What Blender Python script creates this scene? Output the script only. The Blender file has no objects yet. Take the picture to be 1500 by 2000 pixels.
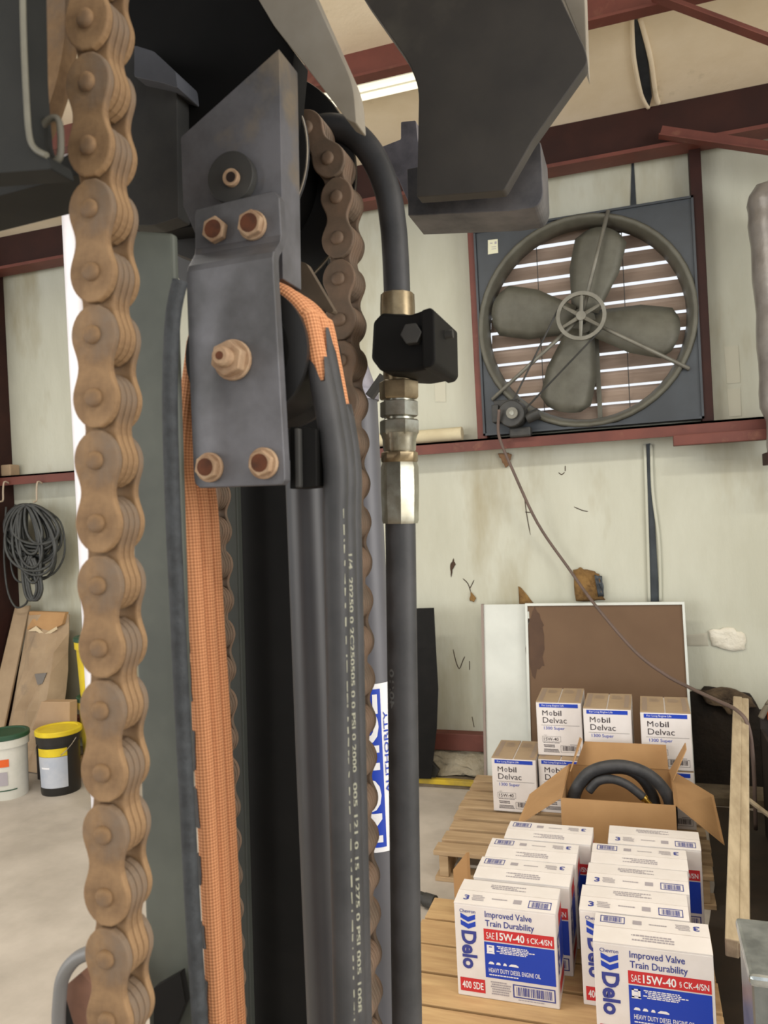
import bpy, bmesh, math, random
from mathutils import Vector, Matrix
random.seed(7)
scene = bpy.context.scene
COL = scene.collection

# ------------------------------------------------------------------ camera
# World axes: X runs along the back wall, Y goes into it, Z is up.
TH = math.radians(18.2); RO = math.radians(2.87); H = 1.6; F = 1500.0
fw = Vector((-math.sin(TH), math.cos(TH), 0))
rt0 = Vector((math.cos(TH), math.sin(TH), 0)); up0 = Vector((0, 0, 1))
rt = rt0*math.cos(RO) - up0*math.sin(RO)
up = up0*math.cos(RO) + rt0*math.sin(RO)
C = Vector((0, 0, H))
cam = bpy.data.cameras.new('camera'); camo = bpy.data.objects.new('camera', cam); COL.objects.link(camo)
m = Matrix.Identity(4)
for i in range(3):
    m[i][0], m[i][1], m[i][2], m[i][3] = rt[i], up[i], -fw[i], C[i]
camo.matrix_world = m
cam.sensor_fit = 'VERTICAL'; cam.sensor_height = 32.0; cam.lens = 32.0*F/2000.0
cam.clip_start = 0.02; cam.clip_end = 100
cam.dof.use_dof = True; cam.dof.focus_distance = 0.9; cam.dof.aperture_fstop = 17.0
scene.camera = camo

# ------------------------------------------------------------------ world, lights, exposure
def lin(c):
    return tuple(((v/255)/12.92 if v/255 <= 0.04045 else ((v/255+0.055)/1.055)**2.4) for v in c) + (1,)
w = bpy.data.worlds.new('daylight'); scene.world = w; w.use_nodes = True
w.node_tree.nodes['Background'].inputs[0].default_value = (0.93, 0.96, 1.0, 1)
w.node_tree.nodes['Background'].inputs[1].default_value = 1.1
def area(name, loc, target, sx, sy, power, col):
    l = bpy.data.lights.new(name, 'AREA'); l.shape = 'RECTANGLE'; l.size = sx; l.size_y = sy
    l.energy = power; l.color = col
    o = bpy.data.objects.new(name, l); COL.objects.link(o); o.location = loc
    o.rotation_euler = (Vector(target)-Vector(loc)).to_track_quat('-Z', 'Y').to_euler()
    return o
area('bay_door_daylight', (-5.5, -3.5, 2.0), (-0.6, 1.8, 1.7), 4.0, 3.4, 210, (1.0, 0.97, 0.92))
area('side_door_daylight', (5.5, -0.6, 1.9), (-0.2, 0.6, 2.0), 3.0, 3.0, 230, (1.0, 0.97, 0.92))
area('shop_strip_light', (1.6, 1.4, 4.05), (1.6, 1.4, 0), 2.4, 0.25, 55, (1.0, 0.96, 0.88))
area('shop_strip_light', (-2.2, 1.6, 4.0), (-2.2, 1.6, 0), 2.4, 0.25, 75, (1.0, 0.96, 0.88))
area('shop_strip_light', (1.2, -1.8, 4.5), (1.2, -1.8, 0), 2.4, 0.25, 60, (1.0, 0.96, 0.88))
vs = scene.view_settings
vs.view_transform = 'Standard'; vs.look = 'None'; vs.exposure = -0.1; vs.gamma = 1.0; vs.use_curve_mapping = False

# ------------------------------------------------------------------ helpers
def ray(px, py): return fw + rt*((px-750)/F) - up*((py-1000)/F)
def PY(px, py, Y):                       # where the line of sight meets the upright plane at depth Y
    d = ray(px, py); return C + d*(Y/d.y)
def PZ(px, py, Z):                       # where it meets the level plane at height Z
    d = ray(px, py); return C + d*((Z-H)/d.z)
def scl(px, py, Y):                      # metres per pixel there
    d = ray(px, py); return (Y/d.y)/F

def rootobj(name, loc, label=None, cat=None, group=None, kind=None, rotz=0):
    o = bpy.data.objects.new(name, None); o.empty_display_size = 0.05; COL.objects.link(o)
    o.location = loc; o.rotation_euler = (0, 0, rotz)
    tag(o, label, cat, group, kind); return o
def tag(o, label=None, cat=None, group=None, kind=None):
    if label: o['label'] = label
    if cat: o['category'] = cat
    if group: o['group'] = group
    if kind: o['kind'] = kind
    return o
class G:                                   # geometry collector, world coordinates
    def __init__(s): s.v = []; s.f = []; s.uv = {}
    def add(s, vs_, fs):
        b = len(s.v); s.v += [Vector(p) for p in vs_]; s.f += [tuple(b+i for i in f) for f in fs]; return s
    def box(s, a, b):
        x0, y0, z0 = a; x1, y1, z1 = b
        return s.add([(x0,y0,z0),(x1,y0,z0),(x1,y1,z0),(x0,y1,z0),(x0,y0,z1),(x1,y0,z1),(x1,y1,z1),(x0,y1,z1)],
              [(0,3,2,1),(4,5,6,7),(0,1,5,4),(1,2,6,5),(2,3,7,6),(3,0,4,7)])
    def prism(s, pts, vec):                # closed outline extruded along vec
        n = len(pts); vec = Vector(vec); p = [Vector(q) for q in pts]
        return s.add(p+[q+vec for q in p], [tuple(range(n)), tuple(range(2*n-1, n-1, -1))]+[(i, i+n, (i+1) % n+n, (i+1) % n) for i in range(n)])
    def tube(s, path, r, seg=10, caps=True, uvs=False, phase=0.0):
        P_ = [Vector(p) for p in path]; n = len(P_)
        R_ = r if isinstance(r, (list, tuple)) else [r]*n
        T = [(P_[min(i+1, n-1)]-P_[max(i-1, 0)]).normalized() for i in range(n)]
        far = max(P_, key=lambda p: (p-P_[0]).length); ax_ = (far-P_[0]).normalized()
        if all(((p-P_[0])-ax_*(p-P_[0]).dot(ax_)).length < 1e-6 for p in P_): T = [ax_]*n      # turned part: one straight axis
        a = Vector((0, 1, 0)) if abs(T[0].y) < 0.9 else Vector((1, 0, 0))
        N = (a - T[0]*a.dot(T[0])).normalized(); b0 = len(s.v); L = 0; vs_ = []; vl = []
        for i in range(n):
            N = (N - T[i]*N.dot(T[i])).normalized(); B = T[i].cross(N)
            if i: L += (P_[i]-P_[i-1]).length
            for k in range(seg):
                an = 2*math.pi*k/seg+phase
                vs_.append(P_[i]+(N*math.cos(an)+B*math.sin(an))*R_[i]); vl.append((k/seg, L))
        fs = []
        for i in range(n-1):
            for k in range(seg):
                k2 = (k+1) % seg
                fs.append((i*seg+k, i*seg+k2, (i+1)*seg+k2, (i+1)*seg+k))
                if uvs:
                    s.uv[len(s.f)+len(fs)-1] = [(k/seg, vl[i*seg][1]), ((k+1)/seg, vl[i*seg][1]), ((k+1)/seg, vl[(i+1)*seg][1]), (k/seg, vl[(i+1)*seg][1])]
        if caps: fs += [tuple(range(seg-1, -1, -1)), tuple((n-1)*seg+k for k in range(seg))]
        return s.add(vs_, fs)
    def build(s, name, mat, parent=None, smooth=False, bevel=0, origin=None, seg=2):
        me = bpy.data.meshes.new(name)
        if parent is not None and origin is None: org = Vector((0, 0, 0))
        if origin is None:
            if parent is None:
                xs = [p.x for p in s.v]; ys = [p.y for p in s.v]; zs = [p.z for p in s.v]
                org = Vector(((min(xs)+max(xs))/2, (min(ys)+max(ys))/2, min(zs)))
            else: org = Vector(parent.location) if parent.parent is None else Vector(parent.location)+Vector(parent.parent.location)
        else: org = Vector(origin)
        me.from_pydata([p-org for p in s.v], [], s.f); me.update()
        if s.uv:
            l = me.uv_layers.new(name='UVMap')
            for fi, uvs in s.uv.items():
                for li, uv in zip(me.polygons[fi].loop_indices, uvs): l.data[li].uv = uv
        bm = bmesh.new(); bm.from_mesh(me); bmesh.ops.recalc_face_normals(bm, faces=bm.faces); bm.to_mesh(me); bm.free()
        if smooth:
            me.polygons.foreach_set('use_smooth', [len(p.vertices) < 7 for p in me.polygons])
        if mat: me.materials.append(mat)
        o = bpy.data.objects.new(name, me); COL.objects.link(o)
        if parent is not None:
            o.parent = parent
            if parent.parent is None or True:
                o.location = (0, 0, 0) if origin is None else org
        else: o.location = org
        if smooth == 'auto':
            try: me.set_sharp_from_angle(angle=math.radians(40))
            except Exception: pass
        if bevel:
            b = o.modifiers.new('bevel', 'BEVEL'); b.width = bevel; b.segments = seg; b.limit_method = 'ANGLE'; b.angle_limit = math.radians(35)
        return o
def spline(pts, n=6):
    P_ = [Vector(p) for p in pts]; out = []
    for i in range(len(P_)-1):
        p0 = P_[max(i-1, 0)]; p1 = P_[i]; p2 = P_[i+1]; p3 = P_[min(i+2, len(P_)-1)]
        for k in range(n):
            t = k/n
            out.append(0.5*((2*p1)+(p2-p0)*t+(2*p0-5*p1+4*p2-p3)*t*t+(3*p1-p0-3*p2+p3)*t**3))
    out.append(P_[-1]); return out
def rounded(pts, r, n=4):                  # 2D outline with rounded corners; r one value or one per corner
    out = []; N_ = len(pts)
    for i in range(N_):
        p = Vector(pts[i]); a = Vector(pts[i-1]); b = Vector(pts[(i+1) % N_])
        ri = r[i] if isinstance(r, (list, tuple)) else r
        da = a-p; db = b-p; ri = min(ri, da.length*0.45, db.length*0.45)
        if ri <= 1e-9: out.append(tuple(p)); continue
        s_ = p+da.normalized()*ri; e_ = p+db.normalized()*ri
        for k in range(n+1):
            t = k/n; out.append(tuple((1-t)**2*s_+2*t*(1-t)*p+t*t*e_))
    return out
def pxplate(name, pts, Y, th, mat, parent, rad=0, bevel=0.0008, smooth=False):   # steel plate standing in plane Y
    g = G(); g.prism([PY(x, y, Y) for x, y in (rounded(pts, rad) if rad else pts)], (0, th, 0))
    return g.build(name, mat, parent, bevel=bevel)

# ------------------------------------------------------------------ materials
MATS = {}
def mat(name, c1, c2=None, scale=8.0, rough=0.6, metal=0.0, bump=0.0, bscale=None, detail=5, c3=None, s3=2.0, f3=0.5, emit=0, stretch=None, lo=0.35, hi=0.65, trans=0, bdist=0.01, spec=0.5):
    if name in MATS: return MATS[name]
    M_ = bpy.data.materials.new(name); M_.use_nodes = True; nt = M_.node_tree; N = nt.nodes; L = nt.links
    b = N['Principled BSDF']; b.inputs['Roughness'].default_value = rough; b.inputs['Metallic'].default_value = metal
    b.inputs['Base Color'].default_value = lin(c1); b.inputs['Specular IOR Level'].default_value = spec
    tc = N.new('ShaderNodeTexCoord'); mp = N.new('ShaderNodeMapping'); L.new(tc.outputs['Object'], mp.inputs[0])
    if stretch: mp.inputs['Scale'].default_value = stretch
    def noise(sc, d=detail):
        n = N.new('ShaderNodeTexNoise'); n.inputs['Scale'].default_value = sc; n.inputs['Detail'].default_value = d
        n.inputs['Roughness'].default_value = 0.62
        L.new(mp.outputs[0], n.inputs['Vector']); return n
    col = None
    if c2:
        n = noise(scale); r = N.new('ShaderNodeMapRange'); r.inputs[1].default_value = lo; r.inputs[2].default_value = hi
        L.new(n.outputs['Fac'], r.inputs[0])
        mx = N.new('ShaderNodeMix'); mx.data_type = 'RGBA'; mx.inputs[6].default_value = lin(c1); mx.inputs[7].default_value = lin(c2)
        L.new(r.outputs[0], mx.inputs[0]); col = mx.outputs[2]
    if c3:
        n = noise(s3); r = N.new('ShaderNodeMapRange'); r.inputs[1].default_value = f3; r.inputs[2].default_value = f3+0.15
        L.new(n.outputs['Fac'], r.inputs[0])
        mx = N.new('ShaderNodeMix'); mx.data_type = 'RGBA'; mx.inputs[7].default_value = lin(c3)
        if col: L.new(col, mx.inputs[6])
        else: mx.inputs[6].default_value = lin(c1)
        L.new(r.outputs[0], mx.inputs[0]); col = mx.outputs[2]
    if col: L.new(col, b.inputs['Base Color'])
    if bump:
        n = noise(bscale or scale*3, 6); bp = N.new('ShaderNodeBump'); bp.inputs['Strength'].default_value = bump; bp.inputs['Distance'].default_value = bdist
        L.new(n.outputs['Fac'], bp.inputs['Height']); L.new(bp.outputs[0], b.inputs['Normal'])
    if emit:
        b.inputs['Emission Color'].default_value = lin(c1); b.inputs['Emission Strength'].default_value = emit
    if trans: b.inputs['Transmission Weight'].default_value = trans
    MATS[name] = M_; return M_

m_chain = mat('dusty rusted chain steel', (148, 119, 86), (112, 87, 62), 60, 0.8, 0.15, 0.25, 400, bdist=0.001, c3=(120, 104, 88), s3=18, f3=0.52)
m_chain_d = mat('dark brown chain steel', (98, 84, 70), (120, 98, 80), 60, 0.7, 0.2, 0.2, 400, bdist=0.001)  # darker brown than the nearest chain
m_rust = mat('rusty bolt', (150, 120, 94), (178, 152, 124), 120, 0.75, 0.2, 0.2, 500, bdist=0.001)
m_rustd = mat('dark rust', (104, 58, 34), (72, 42, 28), 90, 0.85, 0.1)
m_dark = mat('dusty black paint', (42, 42, 41), (58, 57, 54), 22, 0.65, 0.0, 0.1, 300, bdist=0.001, c3=(84, 82, 76), s3=9, f3=0.6)
m_black = mat('black paint', (11, 11, 10), (18, 17, 16), 20, 0.65, spec=0.2)  # real black parts, and the shade painted on the inner rail
m_near = mat('black carriage paint', (26, 28, 28), (38, 39, 38), 16, 0.65, spec=0.25)
m_plate = mat('worn grey steel plate', (112, 112, 117), (84, 84, 86), 26, 0.5, 0.35, 0.08, 300, bdist=0.001, c3=(132, 120, 102), s3=14, f3=0.6)
m_edge = mat('worn bare steel edge', (168, 158, 142), (130, 120, 106), 60, 0.55, 0.3)
m_rail = mat('mast rail grey green paint', (92, 96, 88), (74, 78, 72), 12, 0.6, 0.1, 0.05, 200, bdist=0.001, c3=(110, 92, 58), s3=16, f3=0.68)
m_rubber = mat('black rubber hose', (44, 45, 47), (60, 60, 62), 30, 0.55, 0, 0.12, 500, bdist=0.0008)
m_rubber2 = mat('dusty textured rubber', (58, 62, 66), (40, 43, 46), 150, 0.7, 0, 0.5, 500, bdist=0.001)
m_sheave = mat('black sheave plastic', (24, 24, 25), (34, 33, 32), 30, 0.45)
m_steel = mat('zinc fitting steel', (176, 176, 164), (140, 136, 120), 70, 0.3, 0.85, c3=(150, 126, 90), s3=40, f3=0.6)
m_brass = mat('yellow zinc steel', (158, 142, 112), (120, 106, 82), 70, 0.35, 0.75)
m_baresteel = mat('dull silver steel', (150, 148, 158), (110, 108, 116), 40, 0.5, 0.4)
m_beige = mat('beige grey lit steel', (150, 143, 130), (132, 124, 110), 14, 0.7)  # pale tone that paints light onto edge faces of dark mast steel
m_wall = mat('vinyl faced insulation', (193, 194, 179), (179, 179, 162), 1.6, 0.7, 0, 0.25, 3.5, bdist=0.03, c3=(164, 158, 134), s3=1.3, f3=0.53, stretch=(1.6, 1, 0.5))
m_ceil = mat('ceiling insulation facing', (238, 224, 198), (226, 210, 180), 2.0, 0.75, 0, 0.2, 3, bdist=0.03, c3=(176, 164, 132), s3=3.0, f3=0.62)
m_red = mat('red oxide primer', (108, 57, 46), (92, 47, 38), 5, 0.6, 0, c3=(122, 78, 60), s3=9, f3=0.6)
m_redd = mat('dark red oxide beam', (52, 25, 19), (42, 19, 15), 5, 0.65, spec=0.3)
m_floor = mat('dusty concrete', (192, 184, 174), (168, 160, 150), 2.2, 0.75, 0, 0.1, 30, bdist=0.003, c3=(154, 147, 138), s3=0.9, f3=0.52)
m_wood = mat('pallet wood', (196, 164, 118), (172, 138, 96), 3.5, 0.8, 0, 0.15, 20, bdist=0.002, stretch=(1, 9, 9))
m_wood2 = mat('weathered pallet wood', (182, 156, 122), (156, 130, 98), 3.5, 0.8, 0, 0.15, 20, bdist=0.002, stretch=(1, 9, 9))
m_woodp = mat('pale lumber', (184, 168, 140), (154, 138, 112), 4, 0.75, stretch=(6, 1, 6))
m_kraft = mat('kraft cardboard', (176, 138, 94), (164, 126, 84), 4, 0.85)
m_kraft2 = mat('pale dusty cardboard', (168, 146, 118), (152, 130, 104), 5, 0.85, c3=(128, 114, 98), s3=4, f3=0.6)
m_carton = mat('white printed carton', (226, 221, 219), (216, 210, 206), 6, 0.6)
m_blue = mat('blue ink', (22, 62, 176), rough=0.5)
m_navy = mat('navy ink', (52, 62, 140), rough=0.55)
m_redi = mat('red ink', (196, 44, 50), rough=0.5)
m_white = mat('white ink', (232, 232, 235), rough=0.5)
m_ink = mat('dark ink', (48, 36, 44), rough=0.6)
m_grey = mat('pale grey ink', (160, 154, 160), rough=0.6)
m_fan = mat('fan grey enamel', (98, 97, 86), (84, 82, 72), 9, 0.55, 0.2)
m_fanp = mat('fan panel blue grey', (66, 71, 76), (57, 61, 65), 4, 0.45, 0.2)
m_fanl = mat('cast pulley grey', (128, 126, 116), (112, 110, 100), 12, 0.5, 0.3)
m_slat = mat('louver slat', (160, 142, 128), (140, 122, 108), 3, 0.5, 0.2, stretch=(0.5, 1, 4))
m_motor = mat('motor black', (44, 45, 44), (58, 57, 54), 20, 0.5, 0.2)
m_cable = mat('grey brown cable', (104, 86, 78), (92, 78, 70), 10, 0.6)
m_coil = mat('grey black cable', (66, 68, 66), (46, 47, 46), 12, 0.5)
m_board = mat('brown hardboard', (104, 79, 55), (97, 72, 49), 3, 0.65)
m_whiteb = mat('white board face', (208, 212, 206), (198, 202, 196), 4, 0.5)
m_foam = mat('brown insulation batt', (140, 108, 62), (92, 66, 36), 14, 0.95, 0, 0.6, 20, bdist=0.02, c3=(60, 44, 28), s3=9, f3=0.58)
m_hole = mat('unlit hole brown', (40, 32, 24), (26, 21, 16), 5, 0.95, 0, 0.6, 8, bdist=0.03, c3=(78, 64, 48), s3=3.0, f3=0.62)
m_gap = mat('bare sheet metal seam', (70, 76, 80), (52, 56, 60), 6, 0.4, 0.4)
m_pipe = mat('white pvc pipe', (232, 230, 236), (222, 220, 226), 4, 0.5)
m_yellow = mat('yellow plastic', (226, 202, 36), (206, 180, 34), 8, 0.45)
m_bucketb = mat('black bucket plastic', (30, 28, 26), rough=0.4)
m_bucketw = mat('white bucket plastic', (212, 210, 202), (196, 196, 186), 6, 0.5)
m_green = mat('dark green plastic', (36, 74, 52), rough=0.5)
m_lab = mat('blue grey bucket label', (168, 176, 190), (186, 190, 198), 9, 0.5)
m_orange = mat('orange paint', (214, 92, 30), rough=0.5)
m_galv = mat('galvanised sheet', (136, 142, 142), (110, 116, 116), 9, 0.35, 0.7)
m_wrap = mat('dusty grey plastic wrap', (150, 146, 140), (122, 116, 110), 5, 0.3, 0.2, 0.3, 12, bdist=0.01)
m_curb = mat('dirty concrete curb', (120, 108, 88), (86, 74, 58), 6, 0.9, 0, 0.4, 14, bdist=0.01)
m_plastic = mat('crumpled plastic sheet', (166, 158, 138), (140, 130, 108), 5, 0.5, 0, 0.8, 9, bdist=0.04)
m_paint = mat('yellow floor paint', (196, 168, 44), (150, 130, 60), 7, 0.8)
m_tube = mat('fluorescent tube', (255, 250, 232), emit=0.9)
def braid():
    M_ = bpy.data.materials.new('orange textile braid'); M_.use_nodes = True; nt = M_.node_tree; N = nt.nodes; L = nt.links
    b = N['Principled BSDF']; b.inputs['Roughness'].default_value = 0.85
    uv = N.new('ShaderNodeUVMap'); sp = N.new('ShaderNodeSeparateXYZ'); L.new(uv.outputs[0], sp.inputs[0])
    def mth(op, a, b_=None):
        n = N.new('ShaderNodeMath'); n.operation = op
        for i, q in enumerate((a, b_)):
            if q is None: continue
            if isinstance(q, (int, float)): n.inputs[i].default_value = q
            else: L.new(q, n.inputs[i])
        return n.outputs[0]
    u = mth('MULTIPLY', sp.outputs[0], 2*math.pi*9); v = mth('MULTIPLY', sp.outputs[1], 2*math.pi*300)
    s_ = mth('MULTIPLY', mth('SINE', mth('ADD', u, v)), mth('SINE', mth('SUBTRACT', u, v)))
    fac = mth('MULTIPLY_ADD', s_, 0.5); N[-1].inputs[2].default_value = 0.5
    mx = N.new('ShaderNodeMix'); mx.data_type = 'RGBA'; mx.inputs[6].default_value = lin((160, 98, 60)); mx.inputs[7].default_value = lin((222, 160, 114))
    L.new(fac, mx.inputs[0]); L.new(mx.outputs[2], b.inputs['Base Color'])
    bp = N.new('ShaderNodeBump'); bp.inputs['Strength'].default_value = 0.6; bp.inputs['Distance'].default_value = 0.0006
    L.new(fac, bp.inputs['Height']); L.new(bp.outputs[0], b.inputs['Normal'])
    return M_
m_braid = braid()

# ------------------------------------------------------------------ lettering
_tc = {}
def glyphs(s, bold=0.0):
    k = (s, bold)
    if k not in _tc:
        cu = bpy.data.curves.new('lettering', 'FONT'); cu.body = s; cu.size = 1; cu.offset = bold; cu.resolution_u = 3
        o = bpy.data.objects.new('lettering', cu); COL.objects.link(o)
        me = bpy.data.meshes.new_from_object(o)
        vs_ = [(v.co.x, v.co.y) for v in me.vertices]; fs = [tuple(p.vertices) for p in me.polygons]
        x0 = min(v[0] for v in vs_); x1 = max(v[0] for v in vs_); y0 = min(v[1] for v in vs_); y1 = max(v[1] for v in vs_)
        _tc[k] = ([((x-x0)/(x1-x0), (y-y0)/(y1-y0)) for x, y in vs_], fs)
        bpy.data.objects.remove(o); bpy.data.curves.remove(cu); bpy.data.meshes.remove(me)
    return _tc[k]
class Face:                                # a flat printed face: (u, v) from its top left corner, in 0..1
    def __init__(s, o, ux, vy, off): s.o = Vector(o); s.ux = Vector(ux); s.vy = Vector(vy); s.n = s.vy.cross(s.ux).normalized()*off
    def p(s, u, v, k=1): return s.o+s.ux*u+s.vy*v+s.n*k
    def rect(s, g, u0, v0, u1, v1, k=1):
        g.add([s.p(u0, v0, k), s.p(u0, v1, k), s.p(u1, v1, k), s.p(u1, v0, k)], [(0, 1, 2, 3)])
    def poly(s, g, pts, k=1): g.add([s.p(u, v, k) for u, v in pts], [tuple(range(len(pts)))])
    def text(s, g, t, u0, v0, u1, v1, k=2, bold=0.0, rot=False, flip=False):
        vs_, fs = glyphs(t, bold)
        if rot: q = [s.p(u0+(u1-u0)*y, v0+(v1-v0)*x, k) for x, y in vs_]          # reads top to bottom
        elif flip: q = [s.p(u1+(u0-u1)*x, v0+(v1-v0)*y, k) for x, y in vs_]
        else: q = [s.p(u0+(u1-u0)*x, v1+(v0-v1)*y, k) for x, y in vs_]
        g.add(q, fs)
    def bars(s, g, u0, v0, u1, v1, k=1, n=18):
        rnd = random.Random(3); x = u0
        while x < u1:
            wd = (u1-u0)/n*rnd.choice((0.3, 0.5, 0.8)); s.rect(g, x, v0, min(x+wd, u1), v1, k); x += wd+(u1-u0)/n*rnd.choice((0.3, 0.45, 0.7))
    def frame(s, g, u0, v0, u1, v1, tu, tv, k=1):
        s.rect(g, u0, v0, u1, v0+tv, k); s.rect(g, u0, v1-tv, u1, v1, k); s.rect(g, u0, v0, u0+tu, v1, k); s.rect(g, u1-tu, v0, u1, v1, k)

# ================================================================== THE BUILDING
YW = 4.5; ZE = 3.68; SL = 0.15
def zc(Y): return ZE + SL*(4.4-Y)
X0, X1 = -10.0, 8.0
fl = G().box((X0, -7, -0.15), (X1, YW+0.1, 0)).build('floor', m_floor, origin=(0, 0, 0)); tag(fl, 'dusty light grey concrete shop floor', kind='structure')
FX, FZ, FS = -0.228, 2.60, 0.59
g = G()
g.box((X0, YW, 0), (FX-0.56, YW+0.1, 3.75)); g.box((FX+0.56, YW, 0), (X1, YW+0.1, 3.75))
g.box((FX-0.56, YW, 0), (FX+0.56, YW+0.1, FZ-0.56)); g.box((FX-0.56, YW, FZ+0.56), (FX+0.56, YW+0.1, 3.75))
wall = g.build('wall_back', m_wall, origin=(0, 0, 0)); tag(wall, 'back wall of stained cream insulation sheeting', kind='structure')
g = G(); g.add([(X0, YW+0.1, zc(YW+0.1)), (X1, YW+0.1, zc(YW+0.1)), (X1, -7, zc(-7)), (X0, -7, zc(-7)),
                (X0, YW+0.1, zc(YW+0.1)+0.1), (X1, YW+0.1, zc(YW+0.1)+0.1), (X1, -7, zc(-7)+0.1), (X0, -7, zc(-7)+0.1)],
               [(0, 1, 2, 3), (7, 6, 5, 4), (0, 4, 5, 1), (1, 5, 6, 2), (2, 6, 7, 3), (3, 7, 4, 0)])
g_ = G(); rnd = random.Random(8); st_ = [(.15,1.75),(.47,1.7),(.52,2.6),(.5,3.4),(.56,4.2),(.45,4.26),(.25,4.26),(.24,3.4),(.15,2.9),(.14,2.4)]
g_.add([(x+rnd.uniform(-.015,.015), y, .0015) for x, y in st_], [tuple(range(len(st_)))]); g_.build('dark_patch', mat('dark brown patch', (62, 50, 38), (46, 38, 30), 5, 0.7), fl)  # flat dark brown patch between the cartons and the bin
ceil = g.build('ceiling', m_ceil, origin=(0, 0, 0)); tag(ceil, 'sloping tan insulated roof', kind='structure')

def trim(name, g, mt, label, bevel=0.004):
    o = g.build(name, mt, bevel=bevel); tag(o, label, kind='structure'); return o
# eave strut: C section seen from inside (web, lip below)
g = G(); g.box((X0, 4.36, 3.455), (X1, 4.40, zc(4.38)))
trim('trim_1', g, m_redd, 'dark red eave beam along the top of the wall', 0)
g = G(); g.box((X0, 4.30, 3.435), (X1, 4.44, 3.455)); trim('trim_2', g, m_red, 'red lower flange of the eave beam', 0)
# roof purlins
for i, Y in enumerate((3.50, 2.0, 0.5, -1.0)):
    g = G(); g.box((X0, Y, zc(Y)-0.14), (X1, Y+0.012, zc(Y)+0.01)); g.box((X0, Y-0.055, zc(Y)-0.15), (X1, Y+0.012, zc(Y)-0.138))
    trim('trim_%d' % (3+i), g, m_red, 'red roof purlin, number %s from the wall' % ('one', 'two', 'three', 'four')[i], 0)
# wall girt under the fan
g = G(); g.box((X0, 4.36, 1.925), (X1, 4.38, 1.992)); g.box((X0, 4.36, 1.98), (X1, 4.5, 1.992))
trim('trim_7', g, m_red, 'red horizontal wall girt below the fan', 0)
# framed opening posts
for i, (xa, xb, zt) in enumerate(((-0.855, -0.80, 3.45), (0.352, 0.41, 3.46))):
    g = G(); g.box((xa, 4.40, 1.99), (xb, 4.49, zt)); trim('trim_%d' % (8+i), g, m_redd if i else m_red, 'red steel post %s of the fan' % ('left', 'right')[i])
g = G(); g.box((0.20, 4.30, 1.87), (0.66, 4.37, 1.925)); trim('trim_10', g, m_red, 'short red splice piece under the right end of the girt')
g = G(); g.box((X0, 4.42, 0.17), (-0.5, 4.50, 0.27)); trim('baseboard_back', g, m_red, 'red base girt near the floor of the back wall')
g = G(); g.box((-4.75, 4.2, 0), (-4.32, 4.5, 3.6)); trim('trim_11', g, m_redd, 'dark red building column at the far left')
# curb with yellow paint
g = G(); g.box((X0, 4.27, 0.0), (X1, 4.50, 0.045)); trim('trim_12', g, m_curb, 'dirty concrete curb along the wall')
g = G(); g.box((X0, 4.262, 0.02), (-0.7, 4.30, 0.049)); trim('trim_13', g, m_paint, 'worn yellow paint line on the curb')
# flange braces
def brace(name, a, b, wd, label):
    A = Vector(a); B = Vector(b); d = (B-A).normalized(); n = d.cross(Vector((0, 1, 0))).normalized()*wd
    g = G(); g.prism([A+n, B+n, B-n, A-n], (0, 0.006, 0)); g.prism([A-n, B-n, B-n*0.8, A-n*0.8], (0, -0.05, 0))
    trim(name, g, m_red, label, 0)
brace('trim_14', PY(1278, -8, 3.44), PY(1700, 150, 3.44), 0.022, 'thin red brace running down to the right from the nearest purlin')
brace('trim_15', PY(1290, 258, 4.28), PY(1700, 318, 4.28), 0.034, 'thin red brace running right from the eave beam')

# seams and tears in the sheeting: parts of the wall
def seam(name, pts, Y, mt, par, off=0.004):
    g = G(); n = len(pts)
    g.prism([PY(x, y, Y) for x, y in pts], (0, -off, 0)); return g.build(name, mt, par)
seam('seam', [(1259, 868), (1270, 866), (1288, 1175), (1270, 1176), (1263, 980)], YW, m_gap, wall)
seam('seam', [(1234, 300), (1237, 300), (1243, 402), (1231, 402)], YW, m_gap, wall)
for xa, xb in ((1259, 1268), (1272, 1290)):
    g = G(); g.tube(spline([PY(xa, 868, YW-0.008), PY(xa+3, 960, YW-0.012), PY(xb-3, 1060, YW-0.01), PY(xb, 1178, YW-0.008)]), 0.009, 6)
    g.build('curled_edge', m_wall, wall, smooth=True)
def torn(pts, mt, jag=2.0, lift=0.012, name='tear'):
    rnd = random.Random(len(pts)*7+int(pts[0][0])); q = []
    for i in range(len(pts)):
        a = pts[i]; b = pts[(i+1) % len(pts)]
        for k in range(4):
            t = k/4; j = 0 if k == 0 else jag
            q.append((a[0]+(b[0]-a[0])*t+rnd.uniform(-j, j), a[1]+(b[1]-a[1])*t+rnd.uniform(-j, j)))
    cx = sum(p[0] for p in q)/len(q); cy = sum(p[1] for p in q)/len(q)
    g = G(); n = len(q); rings = [(1.0, 0.001), (0.9, lift), (0.55, lift*0.75), (0.2, lift*0.9)]; vs_ = []
    for s_, l in rings:
        for x, y in q: vs_.append(PY(cx+(x-cx)*s_, cy+(y-cy)*s_, YW-l-rnd.uniform(0, lift*0.2)))
    fs = []
    for r_ in range(3):
        for i in range(n): fs.append((r_*n+i, r_*n+(i+1) % n, (r_+1)*n+(i+1) % n, (r_+1)*n+i))
    fs.append(tuple(3*n+i for i in range(n))); g.add(vs_, fs); return g.build(name, mt, wall, smooth=True)
torn([(1119, 1113), (1135, 1108), (1160, 1115), (1172, 1125), (1178, 1160), (1182, 1172), (1125, 1174)], m_foam, 2.5, 0.03, 'exposed_insulation')
torn([(1160, 1120), (1176, 1125), (1180, 1165), (1168, 1168)], m_gap, 1.5, 0.036, 'exposed_insulation')
torn([(1012, 1145), (1018, 1148), (1044, 1180), (1014, 1180)], m_foam, 1, 0.008)
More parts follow.
